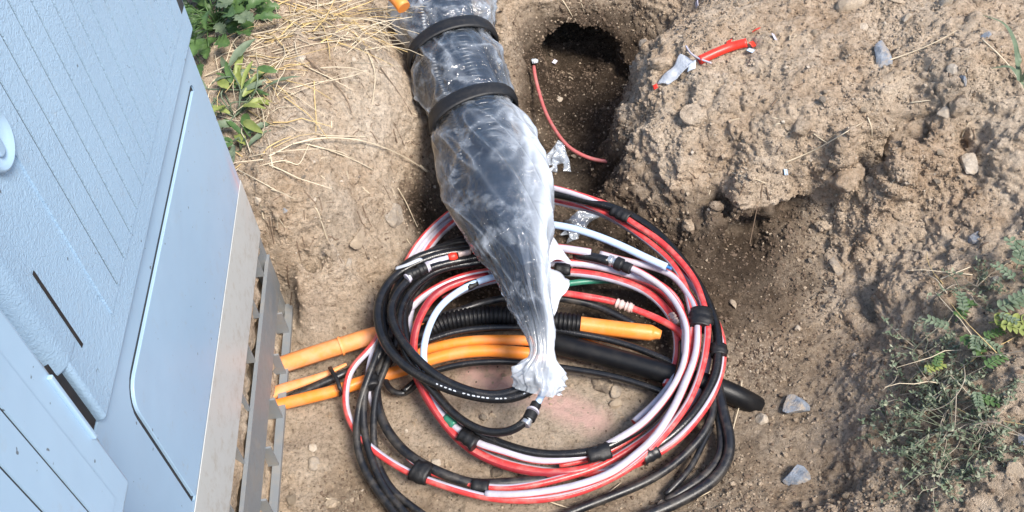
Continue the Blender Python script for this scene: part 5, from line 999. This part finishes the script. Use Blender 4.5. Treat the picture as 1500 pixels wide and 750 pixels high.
def twiggy(label, px, py, R_, nt, seed, leafm):
    c_, nr = hit(px, py); root = empty('twiggy_weed', c_, label, 'weed', 'twiggy weeds on the right slope'); rs = random.Random(seed); LV, LF, lm = [], [], []
    for q in range(nt):
        az = rs.uniform(0, 6.28); L = R_ * rs.uniform(.5, 1.1); dv = np.array([math.cos(az), math.sin(az), rs.uniform(.1, .5)]); pts = [c_ + np.array([rs.gauss(0, .012), rs.gauss(0, .012), 0])]
        for s in range(5): dv = dv + np.array([rs.gauss(0, .25), rs.gauss(0, .25), rs.gauss(-.14, .12)]); p1 = pts[-1] + dv / np.linalg.norm(dv) * L / 5; p1[2] = max(p1[2], drop(p1[0], p1[1]) + .008); pts.append(p1)
        C_ = spline(pts, .008); sweep('twig', C_, np.linspace(.0009, .0004, len(C_)), leafm if q % 3 else M_TWIG, k=5, parent=root)
        for b in range(6, len(C_), 1):
            for _ in range(3):
                if rs.random() < .15: continue
                d_ = np.array([rs.gauss(0, 1), rs.gauss(0, 1), rs.uniform(.1, 1)]); d_ /= np.linalg.norm(d_); s_ = np.cross(d_, [rs.gauss(0, .4), rs.gauss(0, .4), 1]); s_ /= np.linalg.norm(s_) + 1e-9; l_ = rs.uniform(.005, .011); n0 = len(LV); p = C_[b]
                LV.extend([p, p + d_ * l_ * .5 + s_ * l_ * .22, p + d_ * l_, p + d_ * l_ * .5 - s_ * l_ * .22]); LF.append((n0, n0 + 1, n0 + 2, n0 + 3)); lm.append(rs.choice([0, 1, 1, 1, 2]))
    o = mesh_np('foliage', np.array(LV), np.array(LF), [leafm, M_LEAFG, M_LEAFP], lm, parent=root); o['kind'] = 'stuff'
for k, a_ in enumerate([('twiggy small-leaved weed in the middle of the weedy slope', 1388, 620, .10, 34), ('twiggy small-leaved weed low on the slope near the bottom edge', 1375, 690, .09, 30), ('small-leaved weed right of the middle one', 1440, 650, .09, 26), ('small-leaved weed uppermost on the slope, under the fern-like leaves', 1375, 560, .09, 28),
    ('sparse small-leaved weed on the left of the slope', 1310, 640, .07, 14), ('sparse small-leaved weed along the bare soil edge, upper left', 1320, 575, .08, 16), ('sparse weed on the bank below the crusted clod', 1345, 515, .07, 14), ('sparse grey weed at the upper edge of the weedy bank', 1425, 425, .08, 16)]): twiggy(*a_, 70 + k, M_LEAFD)
for lab, pts in [('long bare twig forking down from the fern-like weeds', [(1404, 548), (1405, 572), (1395, 592), (1375, 610), (1348, 616), (1335, 612)]), ('bare twig running right across the weedy slope', [(1412, 638), (1445, 632), (1480, 648), (1500, 660)]), ('bare twig rising to the right edge', [(1412, 538), (1450, 535), (1500, 528)]), ('bare twig in the weeds sloping down left', [(1378, 655), (1365, 670), (1352, 684)]), ('bare twig dropping from the fork', [(1393, 590), (1392, 620), (1390, 652)])]:
    straw(lab, pts, .0009, M_TWIG, .03, 'bare_twig', 'twig', 'bare twigs among the weeds')
# grass at the upper right
gr = empty('grass_tuft', hit(1490, 110)[0], 'tuft of green grass blades at the upper right edge', 'grass')
for pts in [[(1492, 118, .50), (1486, 60, .52), (1470, 34, .53), (1440, 22, .53)], [(1494, 120, .47), (1494, 90, .52), (1490, 68, .53)], [(1500, 125, .46), (1480, 98, .47), (1452, 100, .46)], [(1496, 120, .46), (1506, 100, .5), (1512, 80, .52)], [(1500, 128, .46), (1520, 110, .47), (1530, 112, .46)]]:
    C_ = spline(np.array([at(*p) for p in pts]), .006); T_3, n1_, n2_ = frames(C_); w_ = .0042 * np.sin(np.linspace(.6, 3.0, len(C_))); V_ = np.stack([C_ - n2_ * w_[:, None], C_ - n1_ * .001, C_ + n2_ * w_[:, None]], 1).reshape(-1, 3)
    F_ = [(i * 3 + j, (i + 1) * 3 + j, (i + 1) * 3 + j + 1, i * 3 + j + 1) for i in range(len(C_) - 1) for j in (0, 1)]; mesh_np('blade', V_, np.array(F_), M_LEAFG, parent=gr)
